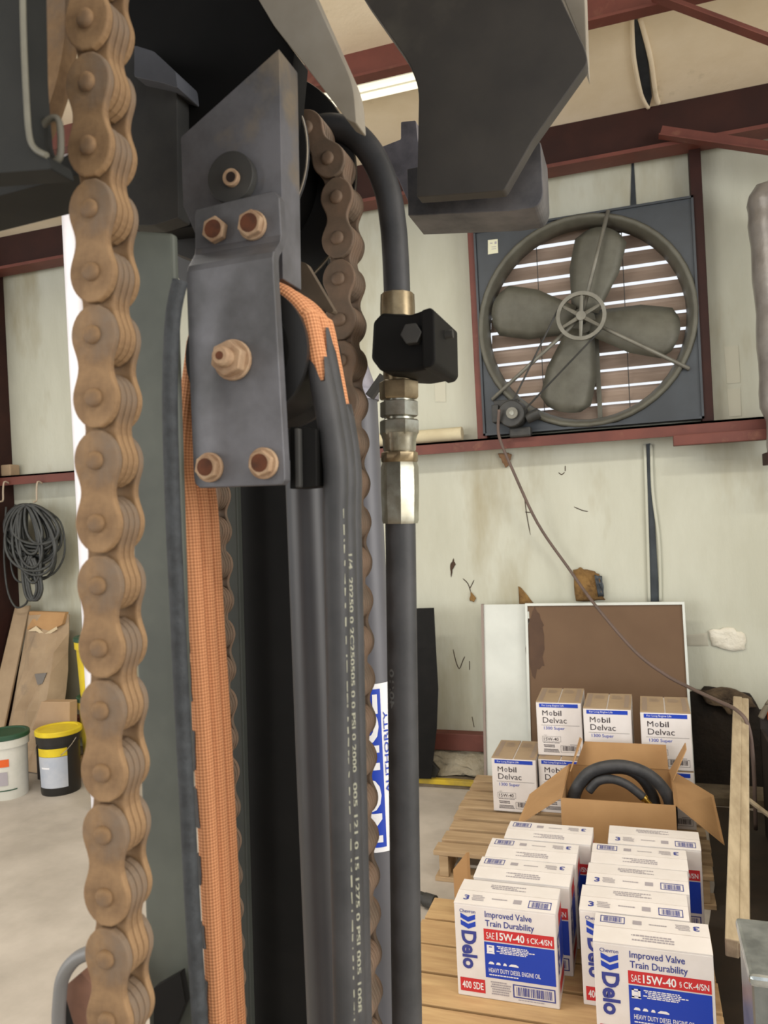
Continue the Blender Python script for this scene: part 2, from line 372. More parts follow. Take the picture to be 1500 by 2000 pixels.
torn([(972, 886), (990, 884), (1000, 888), (996, 905), (988, 914), (980, 900)], mat('torn brown paper', (146, 112, 82), (116, 86, 60), 9, 0.9), 1, 0.02, 'torn_flap')
m_crack = mat('dark tear', (74, 56, 42), (52, 40, 30), 12, 0.95)
torn([(886, 1090), (890, 1103), (884, 1112), (881, 1128), (879, 1105)], m_crack, 1, 0.004)
torn([(919, 1155), (930, 1168), (926, 1176), (917, 1172)], m_foam, 1, 0.012, 'torn_flap')
for pts in ([(904, 1130), (914, 1140), (920, 1158)], [(926, 1133), (920, 1145), (917, 1150)], [(1024, 962), (1028, 1000), (1036, 1045)], [(1026, 1000), (1038, 1001)], [(1121, 990), (1138, 997), (1149, 999)],
            [(1091, 923), (1097, 927), (1103, 922)], [(885, 1268), (890, 1290), (897, 1306), (904, 1290), (908, 1282)], [(917, 1291), (917, 1308)], [(922, 1400), (926, 1420)], [(1104, 910), (1104, 920)]):
    g = G(); g.tube(spline([PY(x, y, YW) for x, y in pts], 3), [0.002]+[0.0032]*(len(pts)*3-4)+[0.001] if len(pts) > 2 else 0.003, 5); g.build('crack', m_crack, wall)
torn([(1383, 1232), (1425, 1225), (1455, 1238), (1457, 1268), (1430, 1272), (1390, 1262)], mat('white patch tape', (222, 218, 204), (204, 198, 180), 5, 0.4, bump=0.6, bscale=14, bdist=0.02), 2, 0.015, 'patch')
torn([(1340, 1240), (1382, 1236), (1384, 1262), (1342, 1262)], mat('grey old tape', (172, 168, 152), rough=0.5), 0.5, 0.003, 'patch')
for r_ in ([(1414, 677), (1442, 675), (1446, 747), (1420, 750)], [(1420, 760), (1446, 758), (1448, 812), (1424, 814)], [(848, 727), (870, 726), (871, 785), (850, 785)]):
    g = G(); g.prism([PY(x, y, YW-0.001) for x, y in r_], (0, -0.002, 0)); g.build('patch', mat('faded tape', (186, 184, 166), rough=0.6), wall)
torn([(1343, 1352), (1375, 1340), (1420, 1342), (1455, 1352), (1478, 1375), (1500, 1420), (1500, 1560), (1338, 1560)], m_hole, 4, 0.03, 'unlit_hole')  # raised patch whose dark brown paints the unlit cavity of the hole
torn([(1360, 1346), (1425, 1343), (1462, 1358), (1480, 1382), (1440, 1384), (1425, 1398), (1408, 1380), (1375, 1372)], mat('rotten brown batt', (96, 80, 60), (58, 46, 34), 16, 0.95, 0, 0.8, 24, bdist=0.02), 3, 0.06, 'exposed_insulation')
# roof seam
def onceil(x, y):
    d = ray(x, y); t = (zc(0)-H)/(d.z+SL*d.y); return C+d*t-Vector((0, 0, 0.006))
g = G(); g.prism([onceil(x, y) for x, y in ((1238, 34), (1246, 36), (1266, 120), (1273, 185), (1268, 205), (1256, 180), (1243, 110))], (0, 0, -0.004)); g.build('seam', m_gap, ceil)
for p in ([(1234, 34), (1238, 110), (1252, 180), (1266, 208)], [(1250, 34), (1270, 110), (1280, 180), (1286, 200)]):
    g = G(); g.tube(spline([onceil(x, y) for x, y in p]), 0.012, 6); g.build('curled_edge', m_ceil, ceil, smooth=True)

# strip light on the roof
fr = rootobj('strip_light', (-0.8, 3.66, 3.70), 'white double tube strip light on the sloping roof behind the mast', 'light')
za = PY(750, 165, 3.64).z
G().box((-1.9, 3.60, za+0.01), (-0.15, 3.76, za+0.05)).build('housing', mat('white enamel', (226, 226, 214), rough=0.5), fr, bevel=0.004)
for Y in (3.63, 3.71):
    G().tube([(-1.87, Y, za), (-0.18, Y, za)], 0.016, 10).build('tube', m_tube, fr, smooth=True)

# ------------------------------------------------------------------ louvered opening
win = rootobj('window_1', (FX, YW+0.04, FZ-0.56), 'louvered shutter behind the fan with daylight in its gaps', kind='structure')
pitch = 0.094; n = 12
slat = None
for i in range(n):
    z = FZ-0.54+i*pitch
    g = G(); a = []
    for k in range(5):
        t = k/4; a.append((YW+0.02+0.035*math.sin(t*math.pi*0.55), z+0.085*t))
    pts = [(FX-0.54, y, zz) for y, zz in a]+[(FX-0.54, y+0.003, zz) for y, zz in reversed(a)]
    g.prism(pts, (1.08, 0, 0)); g.build('slat', m_slat, win)
for x in (FX-0.25, FX+0.22, FX+0.02):
    if x > FX+0.1 or x < FX-0.1:
        G().tube([(x, YW+0.012, FZ-0.52), (x, YW+0.012, FZ+0.54)], 0.0025, 5).build('cord', m_motor, win)
G().box((FX+0.045, YW+0.005, FZ-0.55), (FX+0.07, YW+0.03, FZ+0.55)).build('mullion', m_fan, win)

# ------------------------------------------------------------------ exhaust fan
fan = rootobj('exhaust_fan', (FX, 4.46, FZ-FS), 'large belt driven exhaust fan with four grey blades in a square frame', 'fan')
YF = 4.40
g = G(); N_ = 48; Ro = 0.575; vs_ = []; fs = []
def sq(a):
    c_, s_ = math.cos(a), math.sin(a); k = min(FS/abs(c_) if abs(c_) > 1e-6 else 9, FS/abs(s_) if abs(s_) > 1e-6 else 9); return c_*k, s_*k
for y in (YF, YF+0.02):
    for i in range(N_):
        a = 2*math.pi*i/N_; vs_.append((FX+Ro*math.cos(a), y, FZ+Ro*math.sin(a)))
    for i in range(N_):
        a = 2*math.pi*i/N_; x, z = sq(a); vs_.append((FX+x, y, FZ+z))
for i in range(N_):
    j = (i+1) % N_
    fs += [(i, j, N_+j, N_+i), (2*N_+i, 3*N_+i, 3*N_+j, 2*N_+j), (N_+i, N_+j, 3*N_+j, 3*N_+i), (i, 2*N_+i, 2*N_+j, j)]
g.add(vs_, fs); g.build('frame_panel', m_fanp, fan)
g = G()
for a in ((FX-FS, FX+FS, FZ+FS-0.012, FZ+FS), (FX-FS, FX+FS, FZ-FS, FZ-FS+0.012), (FX-FS, FX-FS+0.012, FZ-FS, FZ+FS), (FX+FS-0.012, FX+FS, FZ-FS, FZ+FS)):
    g.box((a[0], YF-0.012, a[2]), (a[1], YW, a[3]))
g.build('frame_flange', m_fanp, fan)
prof = [(0.592, YF-0.004), (0.585, YF-0.02), (0.572, YF-0.024), (0.56, YF-0.01), (0.545, YF+0.03), (0.535, YF+0.09), (0.545, YF+0.09), (0.565, YF+0.02)]
g = G(); vs_ = []; fs = []; k = len(prof)
for i in range(N_):
    a = 2*math.pi*i/N_
    for r, y in prof: vs_.append((FX+r*math.cos(a), y, FZ+r*math.sin(a)))
for i in range(N_):
    for j in range(k): fs.append((i*k+j, i*k+(j+1) % k, ((i+1) % N_)*k+(j+1) % k, ((i+1) % N_)*k+j))
g.add(vs_, fs); g.build('orifice_ring', m_fan, fan, smooth=True)
hub = Vector((FX, YF-0.02, FZ)); AX = Vector((PY(1130, 614, YF-0.12)))
HX, HZ = AX.x+0.012, AX.z-0.006
for q in range(4):
    a = math.radians(-15+90*q); d = Vector((math.cos(a), 0, math.sin(a))); t = Vector((-math.sin(a), 0, math.cos(a)))
    vs_ = []; nr, nw = 8, 6
    for i in range(nr+1):
        f = i/nr; r = 0.05+0.465*f; wd = (0.085+0.062*min(1, f*2.0))*(1 if f < 0.85 else 1-0.35*((f-0.85)/0.15)**2)
        tw = 0.50-0.28*f
        for j in range(nw+1):
            s_ = (j/nw-0.5)*2*wd; cam_ = -0.03*(1-(2*j/nw-1)**2)
            tip = -0.02*(2*j/nw-1)**2*max(0, (f-0.8)/0.2)
            vs_.append(Vector((HX, 0, HZ))+d*(r+tip)+t*(s_*math.cos(tw))+Vector((0, YF+0.035+s_*math.sin(tw)*0.45+cam_, 0)))
    fs = [(i*(nw+1)+j, i*(nw+1)+j+1, (i+1)*(nw+1)+j+1, (i+1)*(nw+1)+j) for i in range(nr) for j in range(nw)]
    g = G().add(vs_, fs); o = g.build('blade', m_fan, fan, smooth=True)
    sd = o.modifiers.new('thickness', 'SOLIDIFY'); sd.thickness = 0.004
G().tube([(HX, YF-0.10, HZ), (HX, YF+0.07, HZ)], 0.022, 14).build('shaft', m_motor, fan, smooth=True)
G().tube([(HX, YF+0.01, HZ), (HX, YF+0.06, HZ)], 0.07, 18).build('hub', m_fan, fan, smooth=True)
PXc = Vector((HX, YF-0.10, HZ)); PR = 0.132
g = G(); vs_ = []; fs = []; pr = [(PR, -0.012), (PR-0.006, 0), (PR, 0.012), (PR-0.02, 0.012), (PR-0.02, -0.012)]
for i in range(36):
    a = 2*math.pi*i/36
    for r, y in pr: vs_.append(PXc+Vector((r*math.cos(a), y, r*math.sin(a))))
for i in range(36):
    for j in range(5): fs.append((i*5+j, i*5+(j+1) % 5, ((i+1) % 36)*5+(j+1) % 5, ((i+1) % 36)*5+j))
g.add(vs_, fs); pul = g.build('pulley', m_fanl, fan)
for i in range(6):
    a = math.radians(86+60*i); d = Vector((math.cos(a), 0, math.sin(a)))
    G().tube([PXc+d*0.015, PXc+d*0.116], [0.012, 0.008], 6).build('spoke', m_fanl, pul)
G().tube([PXc+Vector((0, -0.016, 0)), PXc+Vector((0, 0.016, 0))], 0.026, 14).build('pulley_hub', m_fanl, pul)
for p in ((1188, 412), (1345, 720), (962, 780)):
    e = PY(p[0], p[1], YF-0.015); G().tube([PXc+Vector((0, 0.03, 0)), e+Vector((0, -0.005, 0)), e+Vector((0, 0.02, 0))], 0.011, 8).build('support_arm', m_fanl, fan, smooth=True)
MC = PY(1002, 808, YF-0.10)
g = G(); g.tube([MC+Vector((-0.01, -0.02, 0)), MC+Vector((0, 0.07, 0.0))], [0.075, 0.08], 20); g.build('motor', m_motor, fan, smooth='auto', bevel=0.006)
g = G(); g.box((MC.x-0.11, MC.y+0.02, MC.z+0.045), (MC.x+0.03, MC.y+0.09, MC.z+0.085)); g.box((MC.x-0.12, MC.y+0.0, MC.z-0.04), (MC.x-0.08, MC.y+0.09, MC.z+0.06)); g.build('motor_bracket', m_motor, fan, bevel=0.005)
g = G(); g.tube([MC+Vector((0.07, 0.03, -0.03)), MC+Vector((0.14, 0.03, -0.005))], 0.032, 12); g.build('motor_capacitor', m_motor, fan, smooth='auto')
g = G(); g.box((MC.x-0.03, MC.y+0.02, MC.z-0.13), (MC.x+0.09, MC.y+0.09, MC.z-0.075)); g.build('motor_foot', m_motor, fan, bevel=0.01)
mp_ = G().tube([MC+Vector((0, -0.045, 0)), MC+Vector((0, -0.02, 0))], 0.032, 16).build('motor_pulley', m_fanl, fan, smooth='auto')
G().tube([MC+Vector((0, -0.048, 0)), MC+Vector((0, -0.04, 0))], 0.013, 12).build('shaft_end', m_steel, mp_)
dv = (PXc-MC); dv.y = 0; L_ = dv.length; dv.normalize(); nv = Vector((-dv.z, 0, dv.x))
for s_ in (-1, 1):
    G().tube([Vector((MC.x, PXc.y, MC.z))+nv*0.032*s_, Vector((PXc.x, PXc.y, PXc.z))+nv*PR*s_], 0.0055, 6).build('belt', m_motor, fan)
pts = [PY(x, y, YF-0.002) for x, y in ((953, 469), (972, 467), (973, 494), (953, 497))]
g = G(); g.prism(pts, (0, -0.001, 0)); st = g.build('sticker', mat('cream sticker', (214, 214, 186), rough=0.5), fan)
for r_ in ([(957, 474), (962, 474), (962, 476), (957, 476)], [(960, 482), (969, 481), (969, 482), (960, 483)], [(960, 486), (969, 485), (969, 486), (960, 487)], [(966, 472), (970, 471), (970, 476), (966, 477)]):
    G().prism([PY(x, y, YF-0.0032) for x, y in r_], (0, -0.0004, 0)).build('sticker_print', m_grey, st)
# power cable of the fan
cb = [PY(975, 800, 4.25), PY(973, 840, 4.28), PY(980, 868, 4.30), PY(1000, 915, 4.33), PY(1050, 1022, 4.40), PY(1112, 1112, 4.42), PY(1165, 1185, 4.27), PY(1240, 1272, 4.12), PY(1300, 1318, 4.0), PY(1345, 1342, 3.9), PY(1400, 1368, 3.75), PY(1440, 1388, 3.6), PY(1462, 1420, 3.55), PY(1472, 1500, 3.55), PY(1476, 1620, 3.6)]
o = G().tube(spline(cb, 6), 0.0085, 8).build('power_cable', m_cable, smooth=True); tag(o, 'grey brown cable slanting from the fan motor down to the right', 'cable')

# things stored on the girt
o = G().tube([(-1.75, 4.43, 2.035), (-0.95, 4.43, 2.035)], 0.042, 16).build('paper_roll', mat('cream paper', (206, 196, 164), (190, 178, 146), 6, 0.8), smooth='auto'); tag(o, 'cream paper roll lying on the girt left of the fan', 'roll')
g = G(); a, b = PY(-40, 908, 4.43), PY(28, 905, 4.43); g.box((a.x, 4.39, 1.993), (b.x, 4.48, 2.075)); o = g.build('cardboard_carton', m_kraft2, bevel=0.008); tag(o, 'small brown carton on the girt at the left edge', 'box')
a = PY(1522, 640, 4.25); zt = PY(1505, 388, 4.25).z
pth = [Vector((a.x+0.005, 4.25, 1.80)), Vector((a.x, 4.25, 2.1)), Vector((a.x, 4.25, 2.5)), Vector((a.x-0.01, 4.25, 2.9)), Vector((a.x-0.01, 4.25, 3.05)), Vector((a.x+0.03, 4.25, zt))]
g = G(); g.tube(spline(pth, 5), [0.085+0.004*math.sin(i*1.7)+0.02*(i > 3)*(i < 22) if i < 23 else 0.06 for i in range(26)], 14)
o = g.build('wrapped_roll', m_wrap, smooth=True); tag(o, 'tall roll in grey plastic wrap at the right edge beside the fan', 'roll')
g = G(); g.box((a.x-0.09, 4.2, 1.74), (a.x+0.12, 4.36, 1.80)); o = g.build('wall_bracket', m_redd); tag(o, 'dark red bracket under the wrapped roll', 'bracket')

# white pipe standing left of the mast
pb = PY(150, 900, 3.6)
o = G().tube([Vector((pb.x+0.05, 3.6, 0)), Vector((pb.x+0.05, 3.6, 3.79))], 0.055, 18).build('white_pipe', m_pipe, smooth='auto'); tag(o, 'white vertical pipe standing behind the left chain', 'pipe')

# ================================================================== PALLETS AND CARTONS
def pallet(name, x0, x1, y0, y1, nb, label, gaps=0.022, zt=0.13, miss=(), m_wood=m_wood):
    r = rootobj(name, ((x0+x1)/2, (y0+y1)/2, 0), label, 'pallet', 'wooden pallets')
    wd = (y1-y0-gaps*(nb-1))/nb; rnd = random.Random(nb)
    for i in range(nb):
        if i in miss: continue
        ya = y0+i*(wd+gaps); e = rnd.uniform(-0.008, 0.008)
        G().box((x0+e, ya+rnd.uniform(0, .003), zt-0.02), (x1+e, ya+wd, zt-rnd.uniform(0, .002))).build('deck_board', m_wood, r, bevel=0.0025)
    for x in (x0+0.02, (x0+x1)/2-0.02, x1-0.06):
        G().box((x, y0+0.005, 0.02), (x+0.04, y1-0.005, zt-0.02)).build('stringer', m_wood, r, bevel=0.002)
    for y in (y0, (y0+y1)/2-0.05, y1-0.1):
        G().box((x0, y, 0), (x1, y+0.1, 0.02)).build('bottom_board', m_wood, r, bevel=0.002)
    return r
pallet('pallet', -0.90, 0.22, 3.19, 4.16, 8, 'weathered wooden pallet under the cartons with black lettering', 0.03, m_wood=m_wood2)
pallet('pallet', -0.80, 0.165, 1.72, 2.81, 7, 'pale wooden pallet under the white and blue cartons', 0.012)

BW, BD, BH = 0.302, 0.150, 0.28
def small_lines(F_, g, u0, v0, u1, v1, n, k=1, jag=0.25, seed=1):
    rnd = random.Random(seed); h = (v1-v0)/(n*1.7)
    for i in range(n):
        va = v0+i*h*1.7; u = u0+rnd.uniform(0, jag*0.3)*(u1-u0); ue = u1-rnd.uniform(0, jag)*(u1-u0)
        while u < ue:
            wl = rnd.uniform(0.03, 0.09)*(u1-u0)*1.2; F_.rect(g, u, va, min(u+wl, ue), va+h, k); u += wl+0.012*(u1-u0)*1.2
def make_oil(turned_):
    r = rootobj('oil_carton', (0, 0, 0)); x, y, z = BW/2, BD/2, BH
    G().box((-x, -y, 0), (x, y, z-0.003)).build('body', m_carton, r, bevel=0.003)
    F_ = Face((-x, -y-0.0002, z), (2*x, 0, 0), (0, 0, -z), 0.0004)
    def part(nm, mt, fn, par=r, stuff=False):
        g = G(); fn(g); o = g.build(nm, mt, par)
        if stuff: o['kind'] = 'stuff'
        return o
    part('lettering', m_navy, lambda g: F_.text(g, 'Chevron', .055, .06, .215, .098, bold=0.01))
    for dv in (0, .075):
        part('chevron_band', m_blue, lambda g: F_.poly(g, [(.062, .105+dv), (.138, .142+dv), (.212, .108+dv), (.212, .16+dv), (.138, .195+dv), (.062, .157+dv)]))
    part('brand_lettering', m_navy, lambda g: F_.text(g, 'Delo', .062, .29, .215, .70, rot=True, bold=0.035))
    part('headline', m_navy, lambda g: (F_.text(g, 'Improved Valve', .31, .055, .77, .142, bold=0.012), F_.text(g, 'Train Durability', .31, .15, .79, .238, bold=0.012)))
    rp = part('red_band', m_redi, lambda g: F_.rect(g, .29, .245, .975, .372))
    part('lettering', m_white, lambda g: (F_.text(g, 'SAE', .315, .28, .395, .35, bold=-0.005), F_.text(g, '15W-40', .415, .27, .69, .352, bold=0.02), F_.text(g, '§', .715, .29, .735, .345), F_.text(g, 'CK-4/SN', .75, .285, .955, .345, bold=0.01)), rp)
    bp = part('blue_panel', m_blue, lambda g: F_.rect(g, .29, .384, .975, .765))
    part('emblem', m_white, lambda g: (F_.frame(g, .315, .415, .388, .50, .02, .015, 2), F_.rect(g, .335, .44, .37, .48, 2), F_.rect(g, .312, .498, .392, .507, 2)), bp)
    part('fine_print', m_white, lambda g: (small_lines(F_, g, .41, .415, .84, .50, 5, 2, .35), small_lines(F_, g, .325, .725, .64, .745, 1, 2, .1)), bp, True)
    for a, b in ((.325, .38), (.40, .445), (.47, .505), (.525, .62)):
        part('vehicle_icon', m_white, lambda g: F_.poly(g, [(a, .612), (a+(b-a)*.25, .592), (a+(b-a)*.75, .592), (b, .605), (b, .618), (a, .618)], 2), bp)
    part('lettering', m_white, lambda g: F_.text(g, 'HEAVY DUTY DIESEL ENGINE OIL', .325, .658, .83, .705, bold=0.006), bp)
    rp = part('red_tag', m_redi, lambda g: F_.rect(g, .03, .80, .28, .945)); part('lettering', m_white, lambda g: F_.text(g, '400 SDE', .05, .835, .262, .912, bold=0.015), rp)
    part('fine_print', m_grey, lambda g: (small_lines(F_, g, .335, .80, .54, .95, 6, 1, .25), small_lines(F_, g, .60, .955, .93, .972, 1)), r, True)
    part('barcode', m_navy, lambda g: (F_.frame(g, .555, .80, .965, .94, .012, .012), F_.bars(g, .59, .825, .93, .915, n=24)), r, True)
    S_ = Face((x, -y, z), (0, 2*y, 0), (0, 0, -z), 0.0004)
    part('brand_lettering', m_navy, lambda g: S_.text(g, 'Delo', .06, .28, .36, .68, rot=True, bold=0.035))
    for mt, q_, nm in ((m_redi, (.42, .12, .95, .26), 'red_band'), (m_blue, (.42, .27, .95, .70), 'blue_panel'), (m_redi, (.2, .78, .95, .90), 'red_tag')): part(nm, mt, lambda g: S_.rect(g, *q_))
    s_ = -1 if turned_ else 1                       # which way round the lid flaps close
    def fl_(ya, yb, za, zb):
        g = G(); g.add([(-x, ya, za-.003), (x, ya, za-.003), (x, yb, zb-.003), (-x, yb, zb-.003), (-x, ya, za), (x, ya, za), (x, yb, zb), (-x, yb, zb)], [(3,2,1,0),(4,5,6,7),(0,1,5,4),(1,2,6,5),(2,3,7,6),(3,0,4,7)]); return g.build('flap', m_carton, r)
    fa = fl_(-y*s_, -0.001*s_, z, z+.003); fb = fl_(.0015*s_, y*s_, z+.003, z)
    G().box((-x+0.002, -0.0015, z-0.003), (x-0.002, 0.0025, z+.001)).build('flap_joint', m_kraft, r)
    Ft = Face((-x*s_, -0.001*s_, z+.003), (2*x*s_, 0, 0), (0, (-y+0.001)*s_, -.003), 0.0006)
    part('lettering', m_navy, lambda g: Ft.text(g, '3', .08, .35, .135, .72, k=1, bold=0.03), fa)
    part('barcode', m_navy, lambda g: (Ft.frame(g, .73, .28, .95, .82, .008, .05), Ft.bars(g, .76, .38, .92, .74)), fa, True)
    part('fine_print', m_grey, lambda g: (small_lines(Ft, g, .16, .3, .29, .75, 4), small_lines(Ft, g, .36, .42, .56, .56, 1), Ft.rect(g, .58, .35, .66, .65)), fa, True)
    Fb = Face((-x*s_, y*s_, z), (2*x*s_, 0, 0), (0, (-y+0.002)*s_, .003), 0.0006)
    part('fine_print', m_grey, lambda g: small_lines(Fb, g, .30, .3, .68, .75, 3, 1, .3, 4), fb, True)
    return r
def dup(root):
    r = root.copy(); COL.objects.link(r)
    for ch in root.children:
        c = ch.copy(); COL.objects.link(c); c.parent = r
        for gch in ch.children:
            d = gch.copy(); COL.objects.link(d); d.parent = c
    return r
oils = [make_oil(0), make_oil(1)]; used = [0, 0]
L_oil = 'white oil carton with blue panel, '
spots = [(-0.582, 2.256, 0, 'front of the left row'), (-0.556, 2.424, 1, 'second from the front in the left row'), (-0.548, 2.578, 1, 'third from the front in the left row'), (-0.508, 2.738, 1, 'last of the left row'),
         (-0.169, 2.140, 1, 'nearest of all, cut by the lower edge'), (-0.216, 2.297, 0, 'second in the right row'), (-0.206, 2.452, 0, 'third from the front in the right row'), (-0.200, 2.606, 1, 'fourth from the front in the right row'), (-0.150, 2.768, 0, 'last of the right row')]
for x, y, fl_, lb in spots:
    o = dup(oils[fl_]) if used[fl_] else oils[fl_]; used[fl_] = 1
    o.location = (x+BW/2, y+BD/2, 0.13); o.rotation_euler = (0, 0, random.uniform(-.008, .008))
    tag(o, L_oil+lb, 'box', 'white oil cartons on the near pallet')

MW, MD, MH = 0.212, 0.285, 0.258
def make_kraftbox():
    r = rootobj('lubricant_carton', (0, 0, 0)); x, y, z = MW/2, MD/2, MH
    G().box((-x, -y, 0), (x, y, z-0.004)).build('body', m_carton, r, bevel=0.003)
    for s_ in (-1, 1):
        g = G(); a = (-x, -0.003) if s_ < 0 else (0.003, x); g.box((a[0], -y, z-0.004), (a[1], y, z)); f_ = g.build('flap', m_kraft2, r, bevel=0.001)
        Ff = Face((a[0], y, z), (a[1]-a[0], 0, 0), (0, -2*y, 0), 0.0005); T = G(); T2 = (.08, .3) if s_ < 0 else (.7, .9); Ff.rect(T, T2[0], .08, T2[1], .92); small_lines(Ff, T, .38 if s_ < 0 else .1, .15, .85 if s_ < 0 else .6, .4, 3)
        o_ = T.build('flap_print', mat('faded violet print', (150, 132, 116), rough=0.8), f_); o_['kind'] = 'stuff'
    F_ = Face((-x, -y, z), (2*x, 0, 0), (0, 0, -z), 0.0006); B, K, W, S = G(), G(), G(), G()
    F_.rect(B, .07, .035, .93, .105); F_.text(W, 'For Long Engine Life', .13, .05, .62, .092, bold=0.0)
    F_.text(K, 'M', .135, .16, .255, .255, bold=0.0); F_.text(S, 'o', .285, .185, .36, .257, bold=0.02); F_.text(K, 'bil', .385, .16, .56, .257, bold=0.012)
    F_.text(K, 'Delvac', .14, .29, .67, .395, bold=0.0); F_.rect(K, .10, .435, .95, .440)
    F_.text(B, '1300 Super', .16, .462, .62, .535, bold=0.002)
    F_.text(S, 'SAE', .15, .615, .21, .63); F_.text(K, '15W-40', .145, .665, .47, .725, bold=0.002); F_.frame(K, .11, .645, .52, .745, .005, .004)
    small_lines(F_, K, .13, .757, .52, .775, 1, 1, .1); small_lines(F_, K, .13, .80, .46, .86, 2, 1, .3); small_lines(F_, K, .13, .88, .48, .95, 3, 1, .1, 5)
    F_.frame(K, .51, .81, .94, .935, .006, .005); F_.bars(K, .55, .82, .91, .905, n=26); small_lines(F_, K, .72, .785, .93, .80, 1)
    for g_, nm, mt in ((B, 'blue_print', m_blue), (K, 'black_print', m_ink), (W, 'white_print', m_white), (S, 'grey_print', mat('mid grey ink', (120, 116, 122), rough=0.6))):
        g_.build(nm, mt, r)['kind'] = 'stuff'
    return r
kb = make_kraftbox(); first = True
L_k = 'white carton with black lettering, '
for x, y, z, lb in [(-0.725, 3.675, .13, 'alone at the left end of the lower row'), (-0.503, 3.70, .13, 'lower row, under the leftmost upper one'), (-0.277, 3.64, .13, 'lower row, hidden behind the open carton'), (-0.028, 3.62, .13, 'lower row, right end, behind the open carton'),
                    (-0.509, 3.745, .13+MH+.002, 'leftmost of the upper row'), (-0.279, 3.655, .13+MH+.002, 'middle of the upper row'), (-0.028, 3.62, .13+MH+.002, 'rightmost of the upper row')]:
    o = kb if first else dup(kb); first = False
    o.location = (x+MW/2, y+MD/2, z); o.rotation_euler = (0, 0, random.uniform(-.015, .015)); tag(o, L_k+lb, 'box', 'cartons with black lettering on the far pallet')

# open carton with hose
cx0, cx1, cy0, cy1, cz0, cz1 = -0.345, 0.088, 3.14, 3.56, 0.13, 0.415
oc = rootobj('open_carton', ((cx0+cx1)/2, (cy0+cy1)/2, cz0), 'open brown cardboard carton with spread flaps, a black hose inside', 'box')
t = 0.004
G().box((cx0, cy0, cz0), (cx1, cy0+t, cz1)).build('front_panel', m_kraft, oc); G().box((cx0, cy1-t, cz0), (cx1, cy1, cz1)).build('back_panel', m_kraft, oc)
G().box((cx0, cy0+t, cz0), (cx0+t, cy1-t, cz1)).build('side_panel', m_kraft, oc); G().box((cx1-t, cy0+t, cz0), (cx1, cy1-t, cz1)).build('side_panel', m_kraft, oc)
G().box((cx0+t, cy0+t, cz0), (cx1-t, cy1-t, cz0+t)).build('bottom_panel', m_kraft, oc)
def flap(pts, nrm):
    g = G(); g.prism(pts, Vector(nrm)*0.004); return g.build('flap', m_kraft, oc)
flap([(cx0+.03, cy1-.002, cz1), (cx1-.01, cy1-.002, cz1), (cx1-.015, cy1+.02, cz1+.10), (cx0+.07, cy1+.02, cz1+.10)], (0, -1, 0))
flap([(cx0, cy0+.01, cz1-.005), (cx0, cy1-.01, cz1), (cx0-.17, cy1-.12, cz1-.11), (cx0-.20, cy0+.10, cz1-.17)], (0, 0, 1))
flap([(cx1, cy0+.005, cz1-.002), (cx1, cy1-.02, cz1), (cx1+.16, cy1-.10, cz1-.07), (cx1+.165, cy0-.02, cz1-.13)], (0, 0, 1))
flap([(cx1-.01, cy1-.03, cz1), (cx1, cy1-.16, cz1+.005), (cx1+.06, cy1-.10, cz1+.12), (cx1+.06, cy1-.04, cz1+.13)], (1, 0, 0))
flap([(cx0+.01, cy1-.01, cz1), (cx0+.01, cy1-.10, cz1), (cx0+.06, cy1-.02, cz1+.12), (cx0+.05, cy1+.01, cz1+.12)], (1, 0, 0))
flap([(cx0, cy0-.001, cz1), (cx1, cy0-.001, cz1), (cx1, cy0-.02, cz0+.06), (cx0, cy0-.02, cz0+.06)], (0, -1, 0))
hs = rootobj('coiled_hose', (-0.12, 3.36, 0.14), 'thick black rubber hose coiled upright in the open carton', 'hose')
def loop(Y, pts, r, name): 
    return G().tube(spline([PY(x, y, Y) for x, y in pts], 6), r, 12).build(name, m_rubber, hs, smooth=True)
loop(3.30, [(1118, 1640), (1118, 1570), (1126, 1540), (1150, 1510), (1185, 1497), (1225, 1497), (1265, 1512), (1295, 1540), (1310, 1575), (1310, 1640)], 0.025, 'hose_loop')
loop(3.36, [(1118, 1650), (1122, 1560), (1145, 1520), (1185, 1503), (1225, 1503), (1255, 1522), (1275, 1555), (1280, 1585), (1280, 1650)], 0.023, 'hose_loop')
e = [(1150, 1545), (1168, 1526), (1195, 1522), (1222, 1531), (1243, 1546), (1256, 1557)]
loop(3.29, e, 0.018, 'hose_end'); p0, p1 = PY(1255, 1556, 3.29), PY(1270, 1572, 3.29)
G().tube([p0, p0.lerp(p1, .3), p0.lerp(p1, .35), p1], [0.017, 0.017, 0.011, 0.011], 12).build('brass_end', mat('bright brass', (214, 178, 84), rough=0.25, metal=0.9), hs, smooth='auto')
# loose cardboard flap between pallets
g = G(); a = [PY(x, y, 2.70) for x, y in ((885, 1698), (911, 1665), (914, 1692), (888, 1752))]; a[2].z = a[3].z = .131; a[3].x = a[0].x; a[2].x = a[1].x; g.prism(a, (0.01, 0.004, 0)); o = g.build('cardboard_piece', m_kraft); tag(o, 'small upright scrap of brown cardboard left of the white oil cartons', 'cardboard')

